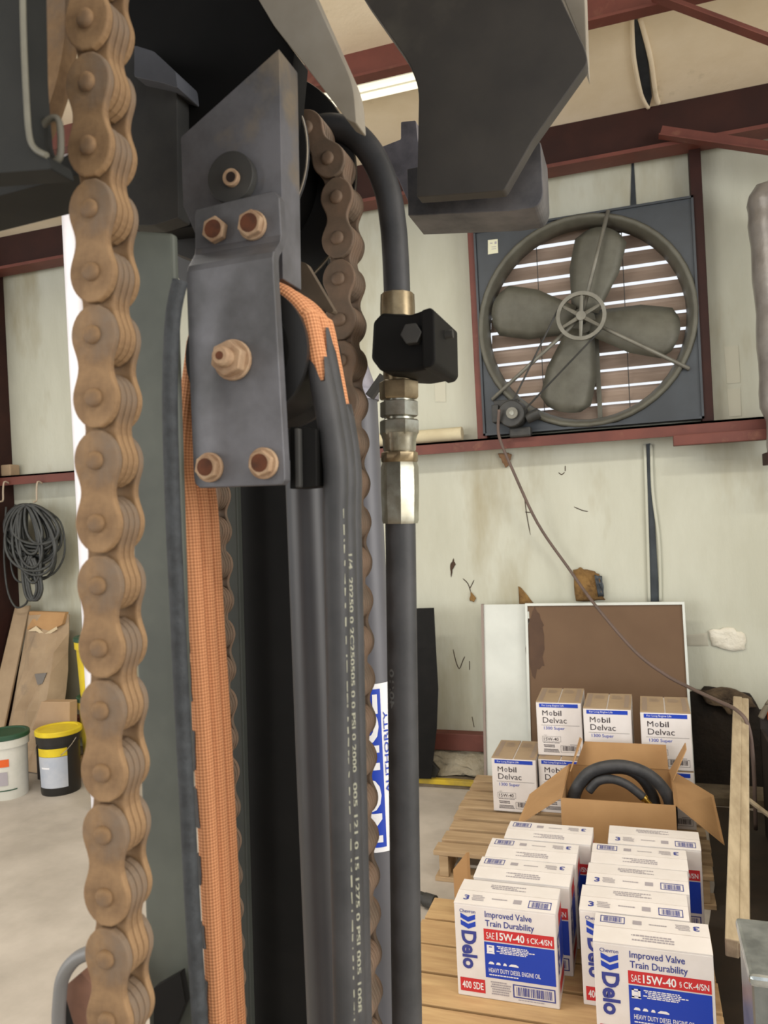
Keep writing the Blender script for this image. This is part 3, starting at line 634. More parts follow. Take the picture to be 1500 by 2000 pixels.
# boards leaning on the wall
def lean(name, x0, x1, zb, zt, yb, yt, th, mt, label, cat):
    r = rootobj(name, ((x0+x1)/2, yb, zb), label, cat); d = Vector((0, yt-yb, zt-zb)); n = Vector((0, -d.z, d.y)).normalized()*th
    G().prism([(x0, yb, zb), (x1, yb, zb), (x1, yt, zt), (x0, yt, zt)], -n).build('panel', mt, r); return r, d, n
r, d, n = lean('white_board', -0.868, -0.30, 0.0, 1.035, 4.235, 4.40, 0.02, m_whiteb, 'white faced board leaning on the wall, its left part showing', 'board')
G().box((-0.876, 4.22, 0.0), (-0.866, 4.25, 0.05)).build('edge_strip', m_edge, r)
g = G(); g.prism([(-0.882, 4.225, 0), (-0.868, 4.225, 0), (-0.868, 4.39, 1.037), (-0.882, 4.39, 1.037)], (0, 0.03, 0)); g.build('edge_strip', mat('grey brown edge', (140, 126, 118), rough=0.6), r)
r, d, n = lean('brown_board', -0.612, 0.205, 0.02, 1.03, 4.205, 4.372, 0.015, m_board, 'brown hardboard panel with thin white frame leaning behind the cartons', 'board')
for x0, x1, zt in ((-0.625, -0.612, 1.04), (0.205, 0.217, 1.04)):
    g = G(); g.prism([(x0, 4.198, 0.02), (x1, 4.198, 0.02), (x1, 4.364, zt), (x0, 4.364, zt)], (0, 0.02, 0)); g.build('frame_side', m_whiteb, r)
g = G(); g.prism([(-0.625, 4.362, 1.03), (0.217, 4.362, 1.03), (0.217, 4.365, 1.043), (-0.625, 4.365, 1.043)], (0, 0.02, 0)); g.build('frame_top', m_whiteb, r)
g = G(); rnd = random.Random(4)                       # dark stain with its own ragged outline
out = []
for i in range(26):
    a_ = 2*math.pi*i/26; out.append((1047+18*math.cos(a_)*(1+rnd.uniform(-.25, .25)), 1255+62*math.sin(a_)*(1+rnd.uniform(-.2, .2))))
def onboard(x, y):
    o_ = Vector((0, 4.205-0.0012, 0.02)); dd = ray(x, y); nn = Vector((0, -1.01, 0.167)).normalized(); return C+dd*((o_-C).dot(nn)/dd.dot(nn))
g.add([onboard(x, y) for x, y in out], [tuple(range(26))]); g.build('stain', mat('dark damp stain', (72, 50, 34), (84, 60, 42), 6, 0.7), r)
g = G(); g.add([onboard(x, y) for x, y in ((1026, 1196), (1033, 1194), (1034, 1215), (1031, 1222), (1028, 1220))], [(0, 1, 2, 3, 4)]); g.build('torn_spot', m_whiteb, r)
# black mat and rubbish at the wall
g = G(); vs_ = []; row = [(-1.42, -1.145, 1.03, 4.32), (-1.42, -1.135, .8, 4.28), (-1.42, -1.128, .57, 4.26), (-1.42, -1.145, .35, 4.25), (-1.42, -1.19, .06, 4.24)]
for xa, xb, z, y in row: vs_ += [(xa, y, z), ((xa+xb)/2, y-.02, z), (xb, y, z)]
fs = [(i*3+j, i*3+j+1, i*3+j+4, i*3+j+3) for i in range(4) for j in range(2)]
o = g.add(vs_, fs).build('rubber_mat', m_black); sd = o.modifiers.new('thickness', 'SOLIDIFY'); sd.thickness = 0.012; tag(o, 'black rubber mat leaning on the wall behind the right hose', 'mat')
def crumple(name, x0, x1, y0, y1, z0, z1, mt, label, cat, nx=18, nz=8, seed=2):
    rnd = random.Random(seed); vs_ = []
    for j in range(nz+1):
        for i in range(nx+1):
            t_ = j/nz; vs_.append((x0+(x1-x0)*i/nx+rnd.uniform(-.008, .008), y0+(y1-y0)*t_+rnd.uniform(-.018, .018), max(z0, z0+(z1-z0)*t_+rnd.uniform(-.008, .008))))
    g = G().add(vs_, [(j*(nx+1)+i, j*(nx+1)+i+1, (j+1)*(nx+1)+i+1, (j+1)*(nx+1)+i) for j in range(nz) for i in range(nx)])
    o = g.build(name, mt, smooth=True); sd = o.modifiers.new('thickness', 'SOLIDIFY'); sd.thickness = 0.004
    tag(o, label, cat); return o
crumple('plastic_sheet', -1.5, -0.86, 4.33, 4.46, 0.05, 0.165, m_plastic, 'crumpled grey plastic sheet on the curb below the red base girt', 'plastic sheet')
g = G(); g.prism([PY(x, y, 4.29) for x, y in ((826, 1482), (836, 1480), (858, 1505), (850, 1520), (828, 1526))], (0, 0.03, 0)); o = g.build('scrap_metal', m_motor, bevel=0.003); tag(o, 'dark scrap on the curb beside the right hose', 'scrap')
# little pipe fitting on the floor
pf = PZ(832, 1753, 0.03); r = rootobj('pipe_fitting', (pf.x, pf.y, 0), 'small dark pipe fitting lying left of the near pallet', 'fitting')
G().tube([pf+Vector((-.05, 0.01, 0.0)), pf+Vector((.02, -.02, 0.0))], 0.022, 6).build('hex_body', m_motor, r); G().tube([pf+Vector((.0, -.015, 0)), pf+Vector((.045, -.03, 0.0))], 0.027, 14).build('collar', m_dark, r, smooth='auto')

# ------------------------------------------------------------------ right side: bin, pole, galvanised box
bn = rootobj('parts_bin', (0.95, 3.1, 0), 'dark open steel bin with orange rim at the right edge', 'bin')
bx0, bx1, by0, by1, bz = 0.50, 1.5, 2.25, 3.95, 0.50
m_bin = mat('dark brown steel', (40, 32, 28), (28, 23, 20), 6, 0.7)
for n_, a, b in (('side_panel', (bx0, by0, .03), (bx0+.012, by1, bz)), ('side_panel', (bx1-.012, by0, .03), (bx1, by1, bz)), ('back_panel', (bx0, by1-.012, .03), (bx1, by1, bz+.09)), ('front_panel', (bx0, by0, .03), (bx1, by0+.012, bz)), ('bottom_panel', (bx0, by0, 0), (bx1, by1, .03))):
    G().box(a, b).build(n_, m_bin, bn)
G().box((bx0+.03, by1-.03, bz+.045), (bx1, by1-.005, bz+.10)).build('orange_rim', m_orange, bn, bevel=.004)
G().tube(spline([(bx0+.0, by1-.04, bz+.06), (bx0+.04, by1-.045, bz+.125), (bx0+.12, by1-.045, bz+.135), (bx1, by1-.045, bz+.135)], 6), 0.014, 8).build('rim_tube', mat('grey rim', (120, 112, 96), rough=0.6), bn, smooth=True)
A = PY(1447, 1372, 3.80); Bp = PZ(1440, 1855, 0.34)
d = (Bp-A).normalized(); sx = Vector((1, 0, 0)); sx = (sx-d*sx.dot(d)).normalized(); sn = d.cross(sx)
r = rootobj('lumber', tuple(Bp), 'pale rough lumber pole slanting along the bin at the right', 'lumber')
for o_, w_, h_, nm in ((-0.013, 0.02, 0.03, 'plank'), (0.017, 0.017, 0.024, 'plank')):
    g = G(); c_ = sx*o_; g.prism([A+c_-sx*w_*0.9-sn*h_, A+c_+sx*w_*0.9-sn*h_, A+c_+sx*w_*0.9+sn*h_, A+c_-sx*w_*0.9+sn*h_], Bp-A); g.build(nm, m_woodp, r, bevel=.004)
o = G().tube([PY(1462, 1562, 3.2), PY(1540, 1622, 3.2)], 0.009, 8).build('stick', m_woodp); tag(o, 'thin pale stick poking out of the bin at the right edge', 'stick')
gb = rootobj('galvanised_box', (0.34, 1.85, 0), 'ribbed galvanised sheet box at the lower right corner', 'box')
P1 = PZ(1444, 1806, .62); P2 = PZ(1447, 1800, .62)
G().box((P1.x, 1.70, 0.0), (P1.x+.32, P1.y+.02, .62)).build('body', m_galv, gb, bevel=.012)
G().box((P1.x-.006, 1.695, .60), (P1.x+.326, P1.y+.026, .625)).build('rolled_rim', mat('bright zinc', (190, 196, 196), (150, 156, 156), 20, 0.25, 0.8), gb, bevel=.008)
for i in range(7): G().box((P1.x+.07+.004*i, 1.694, .555-.022*i), (P1.x+.095+.004*i, 1.70, .565-.022*i)).build('embossed_rib', m_galv, gb)
G().box((P1.x+.045, 1.693, .1), (P1.x+.05, 1.70, .6)).build('fold_line', m_galv, gb)

# ------------------------------------------------------------------ left side
def bucket(x, y, r0, r1, h, mb, ml, label, lid='lid', handle=True):
    rt_ = rootobj('bucket', (x, y, 0), label, 'bucket', 'buckets by the left wall')
    G().tube([(x, y, 0), (x, y, .012), (x, y, h*.80), (x, y, h*.80), (x, y, h*.83), (x, y, h*.92), (x, y, h*.93)], [r0, r0+.002, r1-.008, r1+.002, r1+.002, r1+.004, r1-.004], 28).build('pail', mb, rt_, smooth='auto')
    ld = G().tube([(x, y, h*.92), (x, y, h*.93), (x, y, h*.985), (x, y, h), (x, y, h), (x, y, h*.985)], [r1+.004, r1+.008, r1+.008, r1+.002, r1-.014, r1-.02], 28).build(lid, ml, rt_, smooth='auto')
    if handle:
        pts = [(x+(r1+.005)*math.cos(a_), y-(r1+.004)*math.sin(a_)*1.0, h*.86-.12*math.sin(a_)) for a_ in [math.pi*(k/12) for k in range(13)]]
        pts = [(px_, y-abs(py_-y)-.004, pz_) for px_, py_, pz_ in pts]
        q = [pts[i] for i in range(0, 4)]; q2 = [pts[i] for i in range(9, 13)]
        for seg_ in (q, q2): G().tube(seg_, 0.0025, 6).build('bail', m_edge, rt_)
    return rt_
def wraplabel(rt_, x, y, r, z0, z1, a0, a1, mt, name='label_print', r2=None):
    g = G(); n_ = 14; vs_ = []
    for k in range(n_+1):
        a_ = a0+(a1-a0)*k/n_
        for z, rr in ((z0, r), (z1, r2 or r)): vs_.append((x+rr*math.cos(a_), y+rr*math.sin(a_), z))
    g.add(vs_, [(2*k, 2*k+2, 2*k+3, 2*k+1) for k in range(n_)]); return g.build(name, mt, rt_, smooth=True)
D2R = math.radians
b1 = PZ(92, 1557, 0); bx, by = b1.x, b1.y+.12
r = bucket(bx, by, .112, .128, .385, m_bucketb, m_yellow, 'black bucket with yellow lid and pale blue label')
lr = lambda z: .112+.009*(z/.31)+.0035
wraplabel(r, bx, by, lr(.05), .05, .235, D2R(-118), D2R(-28), m_lab, r2=lr(.235)); wraplabel(r, bx, by, lr(.237), .237, .285, D2R(-118), D2R(-28), m_yellow, r2=lr(.285))
wraplabel(r, bx, by, lr(.17)+.001, .165, .175, D2R(-105), D2R(-78), m_white)
b2 = PZ(-14, 1566, 0); bx, by = b2.x, b2.y+.12
r = bucket(bx, by, .112, .128, .385, m_bucketw, m_green, 'white bucket with green lid at the left edge', handle=False)
wraplabel(r, bx, by, lr(.24), .20, .245, D2R(-80), D2R(-40), m_orange); wraplabel(r, bx, by, lr(.07), .055, .062, D2R(-120), D2R(-20), m_green); wraplabel(r, bx, by, lr(.15), .09, .17, D2R(-75), D2R(-45), m_grey)
G().box((-3.50, 4.04, 0), (-2.9, 4.26, .12)).build('low_shelf', m_wood, None).__setitem__('label', 'low wooden box under the yellow buckets behind the left chain')
bpy.data.objects['low_shelf']['category'] = 'box'
for nm, z0, lb in (('a', 0.121, 'lower yellow bucket with green lid, half hidden by the left chain'), ('b', .5065, 'upper yellow bucket with green lid stacked beside the left chain')):
    c_ = PY(196, 1400, 4.17); r = bucket(c_.x, 4.17, .112, .135, .385, m_yellow, m_green, lb, handle=False); r.location.z = z0
# cardboard
def cardboard(name, pts, th, mt, label):
    g = G(); g.prism(pts, th); o = g.build(name, mt, bevel=.004); tag(o, label, 'cardboard'); return o
cardboard('cardboard_sheet', [(-4.30, 4.02, 0), (-4.14, 4.02, 0), (-4.14, 4.40, 1.06), (-4.27, 4.40, 1.05)], (0, .02, 0), m_kraft2, 'tall dusty cardboard sheet leaning on the wall at the far left')
r = rootobj('cardboard_bag', (-3.9, 3.95, 0), 'tall crushed cardboard box with folded top leaning beside the far left sheet', 'cardboard')
g = G(); vs_ = []; rnd = random.Random(9)
for j in range(9):
    t_ = j/8; z = 1.0*t_; w_ = .19-.02*t_; yy = 4.12+.27*t_
    for i in range(7):
        s_ = i/6; vs_.append((-3.93-w_+2*w_*s_+rnd.uniform(-.008, .008), yy+rnd.uniform(-.02, .02)-(.05 if 0 < i < 6 else 0), z))
o = g.add(vs_, [(j*7+i, j*7+i+1, (j+1)*7+i+1, (j+1)*7+i) for j in range(8) for i in range(6)]).build('crushed_side', m_kraft2, r); sd = o.modifiers.new('thickness', 'SOLIDIFY'); sd.thickness = -.03
g = G(); g.prism([(-4.07, 4.29, .90), (-3.98, 4.28, .93), (-3.88, 4.28, .89), (-3.77, 4.29, .94), (-3.76, 4.32, 1.02), (-4.07, 4.32, 1.03)], (0, .04, 0)); g.build('folded_top', m_kraft, r, bevel=.006)
g = G(); g.prism([(-4.04, 4.275, .90), (-3.97, 4.27, .935), (-3.9, 4.27, .88), (-3.8, 4.275, .93), (-3.8, 4.28, .91), (-3.9, 4.275, .86), (-3.97, 4.27, .90)], (0, .004, 0)); g.build('torn_edge', mat('pale torn paper', (206, 188, 156), rough=0.9), r)
g = G(); g.prism([(-3.93, 4.20, .62), (-3.83, 4.20, .63), (-3.86, 4.19, .56), (-3.90, 4.19, .55)], (0, -.006, 0)); g.build('tape', mat('grey tape', (110, 104, 98), rough=0.5), r)
a = [PY(x, y, 3.96) for x, y in ((80, 1371), (136, 1371), (136, 1435), (62, 1426))]
cardboard('carton_lid', a, (0, .07, 0), mat('tan carton', (178, 150, 120), (168, 140, 110), 5, 0.85), 'flat tan carton lying above the yellow lidded bucket')
g = G(); q0 = PY(70, 1430, 3.96); g.box((q0.x, 3.955, 0), (q0.x+.26, 4.03, q0.z-.06)); o = g.build('crate', m_bin); tag(o, 'dark crate behind the yellow lidded bucket', 'crate')

# cable coil on the wall with its hooks
for x in (15, 80):
    p = PY(x, 944, 4.35); g = G(); g.tube(spline([p+Vector((0, .012, .0)), p+Vector((0, -.03, .01)), p+Vector((0, -.045, -.05)), p+Vector((0, -.05, -.12)), p+Vector((0, -.08, -.13))], 4), 0.006, 6)
    o = g.build('wire_hook', mat('pale wire', (176, 160, 140), rough=0.5), smooth=True); tag(o, 'pale wire hook on the girt, %s of the two above the cable coil' % ('left' if x == 15 else 'right'), 'hook')
r = rootobj('cable_coil', tuple(PY(60, 1170, 4.35)), 'grey black cable coil hanging on the left wall', 'cable'); rnd = random.Random(5)
for i in range(28):
    cxp = 62+rnd.uniform(-8, 8); wdt = rnd.uniform(10, 50); bot = 1085+rnd.uniform(-25, 55); Y = 4.36-rnd.uniform(0, .10); pts = []
    for k in range(17):
        a_ = 2*math.pi*k/16; yy = (985+bot)/2-(bot-985)/2*math.cos(a_); xx = cxp+wdt*math.sin(a_)*(1-.25*math.cos(a_))
        pts.append(PY(xx-8*math.cos(a_/1), yy, Y))
    G().tube(spline(pts, 2), 0.010, 6).build('cable_loop', m_coil, r, smooth=True)
for pts in ([(12, 990), (8, 1080), (14, 1150), (30, 1185), (50, 1180), (57, 1160)], [(30, 985), (20, 1060), (25, 1120), (45, 1138), (80, 1125)], [(80, 990), (118, 1020), (126, 1080), (105, 1120), (70, 1130)]):
    G().tube(spline([PY(x, y, 4.33) for x, y in pts], 5), 0.007, 6).build('loose_end', m_coil, r, smooth=True)
for dx in (-6, 4, 0):
    G().tube(spline([PY(58+dx, 1085, 4.28), PY(50+dx, 1115, 4.28), PY(56+dx, 1160, 4.28), PY(68+dx, 1172, 4.28), PY(78+dx, 1150, 4.28), PY(70+dx, 1110, 4.28), PY(62+dx, 1090, 4.28)], 5), 0.011, 6).build('cable_loop', m_coil, r, smooth=True)

# ================================================================== FORKLIFT MAST
mast = rootobj('forklift_mast', (-0.2, 0.42, 0), 'forklift mast with rusty lift chains, sheaves, orange braided hoses and steel brackets', 'forklift mast')
ZB = 0.02
def down(p, q, z):                         # continue the line p -> q down to height z
    d = q-p; return q+d*((z-q.z)/d.z)
# --- chains
def link_outline(p, hw, end, waist, n=9):
    pts = []
    for k in range(n+1):
        a = -math.pi/2*0+math.pi*k/n; pts.append((hw*math.cos(a), p/2+end*math.sin(a)))
    pts.append((-hw*waist, 0))
    for k in range(n+1):
        a = math.pi+math.pi*k/n; pts.append((hw*math.cos(a), -p/2+end*math.sin(a)))
    pts.append((hw*waist, 0))
    out = []; N_ = len(pts)
    # ease into the waist
    for i, q in enumerate(pts):
        out.append(q)
        j = (i+1) % N_; nx = pts[j]
        if abs(q[1]) == p/2+0 or True:
            pass
    return out
def waist_outline(p, hw, end, wst):
    pts = []
    ys = [math.sin(a) for a in [math.pi/2*k/6 for k in range(7)]]
    right = []
    for k in range(13):                    # from middle to top on the right side
        t = k/12; y = t*(p/2+end)
        if y <= p/2:
            s_ = y/(p/2); x = wst+(hw-wst)*(0.5-0.5*math.cos(math.pi*min(1, s_*1.0)))
        else:
            s_ = (y-p/2)/end; x = hw*math.sqrt(max(0, 1-s_**2.0))
        right.append((x, y))
    right = right[:-1]+[(hw*0.25, p/2+end*0.985), (0, p/2+end)]
    top = right+[(-x, y) for x, y in reversed(right[:-1])]
    return top+[(x, -y) for x, y in reversed(top[1:-1])]
plate_cache = {}
def chain(name, pins, Yf, tp, nin, hw, end, wst, mt, mtpin, label, odd=0, pinr=0.0042, head=True):
    ch = rootobj(name, (0, 0, 0)); ch.parent = mast; ch['label'] = label
    p = (pins[1]-pins[0]).length
    def pm(th, e_):
        g = G(); g.prism([Vector((x, 0, z)) for x, z in waist_outline(p, hw, e_, wst)], (0, th, 0))
        o = g.build('link_plate', mt, None, bevel=tp*0.22, origin=(0, 0, 0)); me = o.data; bpy.data.objects.remove(o); return me
    me = pm(tp*0.96, end); me_in = pm(tp*0.96, end*0.9)
    pin = G(); tot = tp*(nin+2); hd = 0.0022
    pr = [(-hd, pinr*0.45), (-hd*0.9, pinr*0.75), (-hd*0.5, pinr*0.97), (0, pinr), (tot, pinr), (tot+hd*.8, pinr*.8)]
    pin.tube([(0, y, 0) for y, r_ in pr], [r_ for y, r_ in pr], 14); po = pin.build('pin', mtpin, None, smooth='auto', origin=(0, 0, 0)); pme = po.data; bpy.data.objects.remove(po)
    for i, c_ in enumerate(pins):
        o = bpy.data.objects.new('pin', pme); COL.objects.link(o); o.parent = ch; o.location = (c_.x-mast.location.x, Yf-mast.location.y, c_.z)
        if i+1 < len(pins):
            n_ = pins[i+1]; mid = (c_+n_)/2; dv = n_-c_; an = math.atan2(dv.x, dv.z)
            lays = [0, nin+1] if (i+odd) % 2 == 0 else list(range(1, nin+1))
            for ly in lays:
                o = bpy.data.objects.new('link_plate', me if (i+odd) % 2 == 0 else me_in); COL.objects.link(o); o.parent = ch
                o.location = (mid.x-mast.location.x, Yf+ly*tp-mast.location.y, mid.z); o.rotation_euler = (0, an, 0)
                b = o.modifiers.new('bevel', 'BEVEL'); b.width = tp*0.24; b.segments = 2; b.limit_method = 'ANGLE'; b.angle_limit = math.radians(50)
    return ch
A = PY(170, 160, .26); B = PY(207, 1873, .26); st = (B-A)/14
pins = [A+st*k for k in range(-4, 24)]
chain('lift_chain', pins, .26, 0.0036, 3, .0108, .0123, .0078, m_chain, m_chain, 'thick rusty tan leaf chain nearest the viewer', odd=0, pinr=.0039)
A = PY(666, 394, .445); B = PY(705, 1970, .445); st = (B-A)/20.2
pins = [A+st*k for k in range(0, 34)]
Rc = 210*scl(455, 345, .445); cc = Vector((A.x-Rc, .445, A.z)); da = 2*math.asin(st.length/2/Rc)
pins = [cc+Vector((Rc*math.cos(da*k), 0, Rc*math.sin(da*k))) for k in range(7, 0, -1)]+pins
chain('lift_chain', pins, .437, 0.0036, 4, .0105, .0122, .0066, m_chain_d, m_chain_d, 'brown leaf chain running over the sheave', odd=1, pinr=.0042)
A = PY(402, 900, .50); B = PY(437, 2000, .50); st = (B-A)/16
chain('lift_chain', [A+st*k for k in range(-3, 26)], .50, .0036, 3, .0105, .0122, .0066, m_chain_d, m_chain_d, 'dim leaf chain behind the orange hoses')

# --- rails
def rail(name, pts_top, pts_bot, Y, th, mt, label=None, bevel=.0015):
    tl, tr = PY(*pts_top[0], Y), PY(*pts_top[1], Y); bl, br = down(tl, PY(*pts_bot[0], Y), ZB), down(tr, PY(*pts_bot[1], Y), ZB)
    g = G(); g.prism([tl, tr, br, bl], (0, th, 0)); o = g.build(name, mt, mast, bevel=bevel)
    if label: o['label'] = label
    return o
rail('mast_rail', ((240, 448), (337, 455)), ((290, 2000), (384, 2000)), .318, .005, m_rail, 'grey green mast rail beside the left chain')
rail('mast_rail', ((425, 700), (455, 700)), ((458, 2000), (490, 2000)), .54, .008, mat('shaded rail green', (50, 53, 47), (40, 43, 38), 12, .7))  # rail green darkened, the dim mast interior put into its colour
rail('shaded_inner_rail', ((440, 500), (640, 500)), ((470, 2000), (690, 2000)), .56, .02, m_black)  # black here stands in for the shade inside the mast
G().box((-.42, .30, 0), (.0, .62, .025)).build('base_plate', m_black, mast, bevel=.004)
# --- upper structure
G().box((-.62, .14, 1.985), (.06, .47, 2.01)).build('overhead_light_block', m_black, mast, bevel=.003)  # unseen plate added above the view to block light on the mast
pxplate('top_crossmember', [(235, -90), (505, -90), (535, 50), (575, 102), (560, 260), (540, 430), (300, 452), (262, 440), (240, 95)], .408, .02, m_black, mast)
pxplate('lit_edge_bar', [(470, -60), (590, -60), (690, 165), (696, 242), (676, 232), (592, 122), (535, 50)], .392, .016, m_beige, mast, rad=[4, 4, 30, 6, 4, 20, 10])  # lit edge face of the crossmember, its light painted in as beige
pxplate('side_block', [(232, 92), (310, 108), (345, 158), (348, 425), (300, 440), (250, 440)], .395, .013, m_dark, mast, rad=4)
pxplate('cap_piece', [(262, 88), (300, 100), (343, 140), (347, 172), (318, 162), (262, 150)], .385, .03, mat('grey cap paint', (92, 94, 100), (78, 80, 86), 20, .5), mast, rad=5)
pxplate('bracket_upright', [(353, 268), (545, 95), (548, 250), (553, 545), (420, 545), (358, 402)], .351, .022, m_plate, mast, rad=3)
for r_, y0, y1, mt, nm in ((50, .346, .351, m_dark, 'boss'), (17, .3435, .347, m_rust, 'boss_bush')):
    c_ = PY(449, 345, y0); rr = r_*scl(449, 345, y0)
    G().tube([c_, c_+Vector((0, y1-y0, 0))], rr, 28).build(nm, mt, mast, smooth='auto', bevel=.0004)
c_ = PY(450, 345, .3430); G().tube([c_, c_+Vector((0, .001, 0))], 10*scl(450, 345, .343), 20).build('boss_hole', mat('dark bore', (34, 20, 14), rough=.9), mast)
# joggled front plate
rows = [((392, 406), (528, 373), .3415), ((383, 410), (538, 376), .3415), ((380, 420), (545, 386), .3415), ((381, 486), (549, 458), .3415), ((379, 498), (548, 470), .3400), ((374, 508), (542, 481), .3345), ((367, 520), (535, 491), .3265), ((364, 532), (533, 502), .3250), ((364, 560), (534, 530), .3250), ((370, 740), (545, 725), .3250), ((378, 930), (556, 922), .3250), ((381, 945), (556, 938), .3250), ((390, 953), (549, 947), .3250)]
g = G(); vs_ = []; TH_ = .0065
for (a, b, y) in rows:
    p, q = PY(*a, y), PY(*b, y); vs_ += [p, q, q+Vector((0, TH_, 0)), p+Vector((0, TH_, 0))]
fs = []
for i in range(len(rows)-1):
    for k in range(4): fs.append((i*4+k, i*4+(k+1) % 4, (i+1)*4+(k+1) % 4, (i+1)*4+k))
fs += [(0, 1, 2, 3), tuple(4*(len(rows)-1)+k for k in (3, 2, 1, 0))]
g.add(vs_, fs); g.build('sheave_bracket', m_plate, mast, bevel=.0012)['label'] = 'joggled grey steel sheave bracket with rusty bolts'
def hexbolt(px, py, Y, rp, hp, name, mt=m_rust, hollow=True, wash=0):
    c_ = PY(px, py, Y); r_ = rp*scl(px, py, Y); r = G().tube([c_, c_+Vector((0, -hp, 0))], r_, 6, phase=.3).build(name, mt, mast, bevel=r_*.08)
    if hollow: G().tube([c_+Vector((0, -hp-.0002, 0)), c_+Vector((0, -hp+.0006, 0))], r_*.68, 16).build('head_recess', m_rustd, r)
    if wash: G().tube([c_, c_+Vector((0, -.0025, 0))], wash*scl(px, py, Y), 24).build('flange_washer', mt, r, smooth='auto', bevel=.0005)
    return r
hexbolt(424, 452, .3415, 26, .0042, 'bolt', wash=0); hexbolt(496, 442, .3415, 27, .0055, 'bolt', wash=29)
hexbolt(412, 913, .3250, 25, .0055, 'bolt', wash=29); hexbolt(517, 905, .3250, 26, .0055, 'bolt', wash=31)
n_ = hexbolt(457, 704, .3250, 35, .0080, 'axle_nut', hollow=False, wash=40)
c_ = PY(457, 704, .3250); s_ = scl(457, 704, .325)
G().tube([c_+Vector((0, y, 0)) for y in (-.008, -.0125, -.0135, -.0135)], [19*s_, 19*s_, 15*s_, 9*s_], 16).build('stud_end', m_rust, n_, smooth='auto')
G().tube([c_+Vector((0, y, 0)) for y in (-.0137, -.0134)], [8*s_, 8*s_], 14).build('center_mark', m_rustd, n_)
# rear flared plate
pxplate('rear_bracket', [(548, 470), (574, 506), (598, 514), (652, 606), (648, 612), (600, 590), (548, 560)], .392, .006, mat('brown stained steel', (96, 82, 66), (76, 66, 54), 30, .6, .2), mast, rad=3)
pxplate('hose_guide', [(566, 834), (582, 833), (617, 838), (618, 950), (566, 955)], .338, .02, m_black, mast, rad=2, bevel=.0015)
pxplate('hose_guide_web', [(574, 836), (584, 836), (586, 952), (576, 953)], .3345, .004, m_dark, mast)
# hose sheave (groove for three hoses)
sc_ = PY(478, 690, .338); RS = 133*scl(478, 690, .338)
prof = [(.338, RS*.3), (.338, RS), (.341, RS), (.344, RS*.86), (.378, RS*.86), (.381, RS), (.384, RS), (.384, RS*.3)]
G().tube([Vector((sc_.x, y, sc_.z)) for y, r_ in prof], [r_ for y, r_ in prof], 56).build('hose_sheave', m_sheave, mast, smooth='auto')['label'] = 'black grooved hose sheave behind the bracket'
G().tube([Vector((sc_.x, .3372, sc_.z)), Vector((sc_.x, .3382, sc_.z))], RS*.72, 40).build('sheave_recess', m_black, mast)
# chain sheave
s2 = PY(455, 345, .445); R2 = (210-34)*scl(455, 345, .445)
prof = [(.425, .01), (.425, R2*1.03), (.4285, R2*1.05), (.431, R2*.9), (.462, R2*.9), (.464, R2*1.32), (.469, R2*1.32), (.469, .01)]
G().tube([Vector((s2.x, y, s2.z)) for y, r_ in prof], [r_ for y, r_ in prof], 64).build('chain_sheave', m_sheave, mast, smooth='auto')['label'] = 'black chain sheave under the crossmember'
for y, f in ((.4255, 1.045), (.466, 1.322)):
    ring = [Vector((s2.x+R2*f*math.cos(a), y, s2.z+R2*f*math.sin(a))) for a in [math.radians(-55+k*1.8) for k in range(65)]]
    G().tube(ring, .0006, 5).build('sheave_rim', m_edge, mast)
# --- hoses over the small sheave
RH = .0050
def hosepath(dY):
    Y = .347+dY
    px_l = [(424, 2000), (411, 1740), (398, 1480), (382, 1220), (371, 1020), (360, 880)]
    px_r = [(652, 880), (655, 1020), (660, 1250), (665, 1500), (671, 1750), (676, 2000)]
    L_ = [PY(x, y, .347) for x, y in px_l]; R_ = [PY(x, y, .347) for x, y in px_r]
    sh = Vector((0, dY, 0)); rr = RS*.86+RH
    arc = [Vector((sc_.x+rr*math.cos(a), .347, sc_.z+rr*math.sin(a))) for a in [math.radians(d_) for d_ in range(172, 14, -11)]]
    bl = down(L_[1], L_[0], .3); br = down(R_[-2], R_[-1], .3)
    return [p+sh for p in L_+arc], [p+sh for p in R_], bl+sh, br+sh
for i, dY in enumerate((0, .0108, .0195)):
    pl, pr, bl, br = hosepath(dY)
    hz = G().tube([bl]+spline(pl+[pr[0]], 6), RH, 16, uvs=True).build('orange_hose', m_braid, mast, smooth=True); hz['label'] = 'hose worn down to its orange textile braid'
    full = spline([pl[-1]]+pr, 8)+[br]; start = 2+[2, 0, 4][i]; jk = full[start:]
    seg = 20; g = G(); R_ = .0061; rnd = random.Random(i)
    g.tube([jk[0]-(jk[1]-jk[0])*.02]+jk, R_, seg)
    for k in range(seg):                   # ragged upper end of the remaining rubber
        g.v[k] = g.v[k]+(jk[0]-jk[1]).normalized()*rnd.choice((0, .003, .009, .012)) if k % 5 < 3 else g.v[k]
    g.build('rubber_jacket', m_rubber, mast, smooth='auto')['label'] = 'black rubber jacket left on the hose'
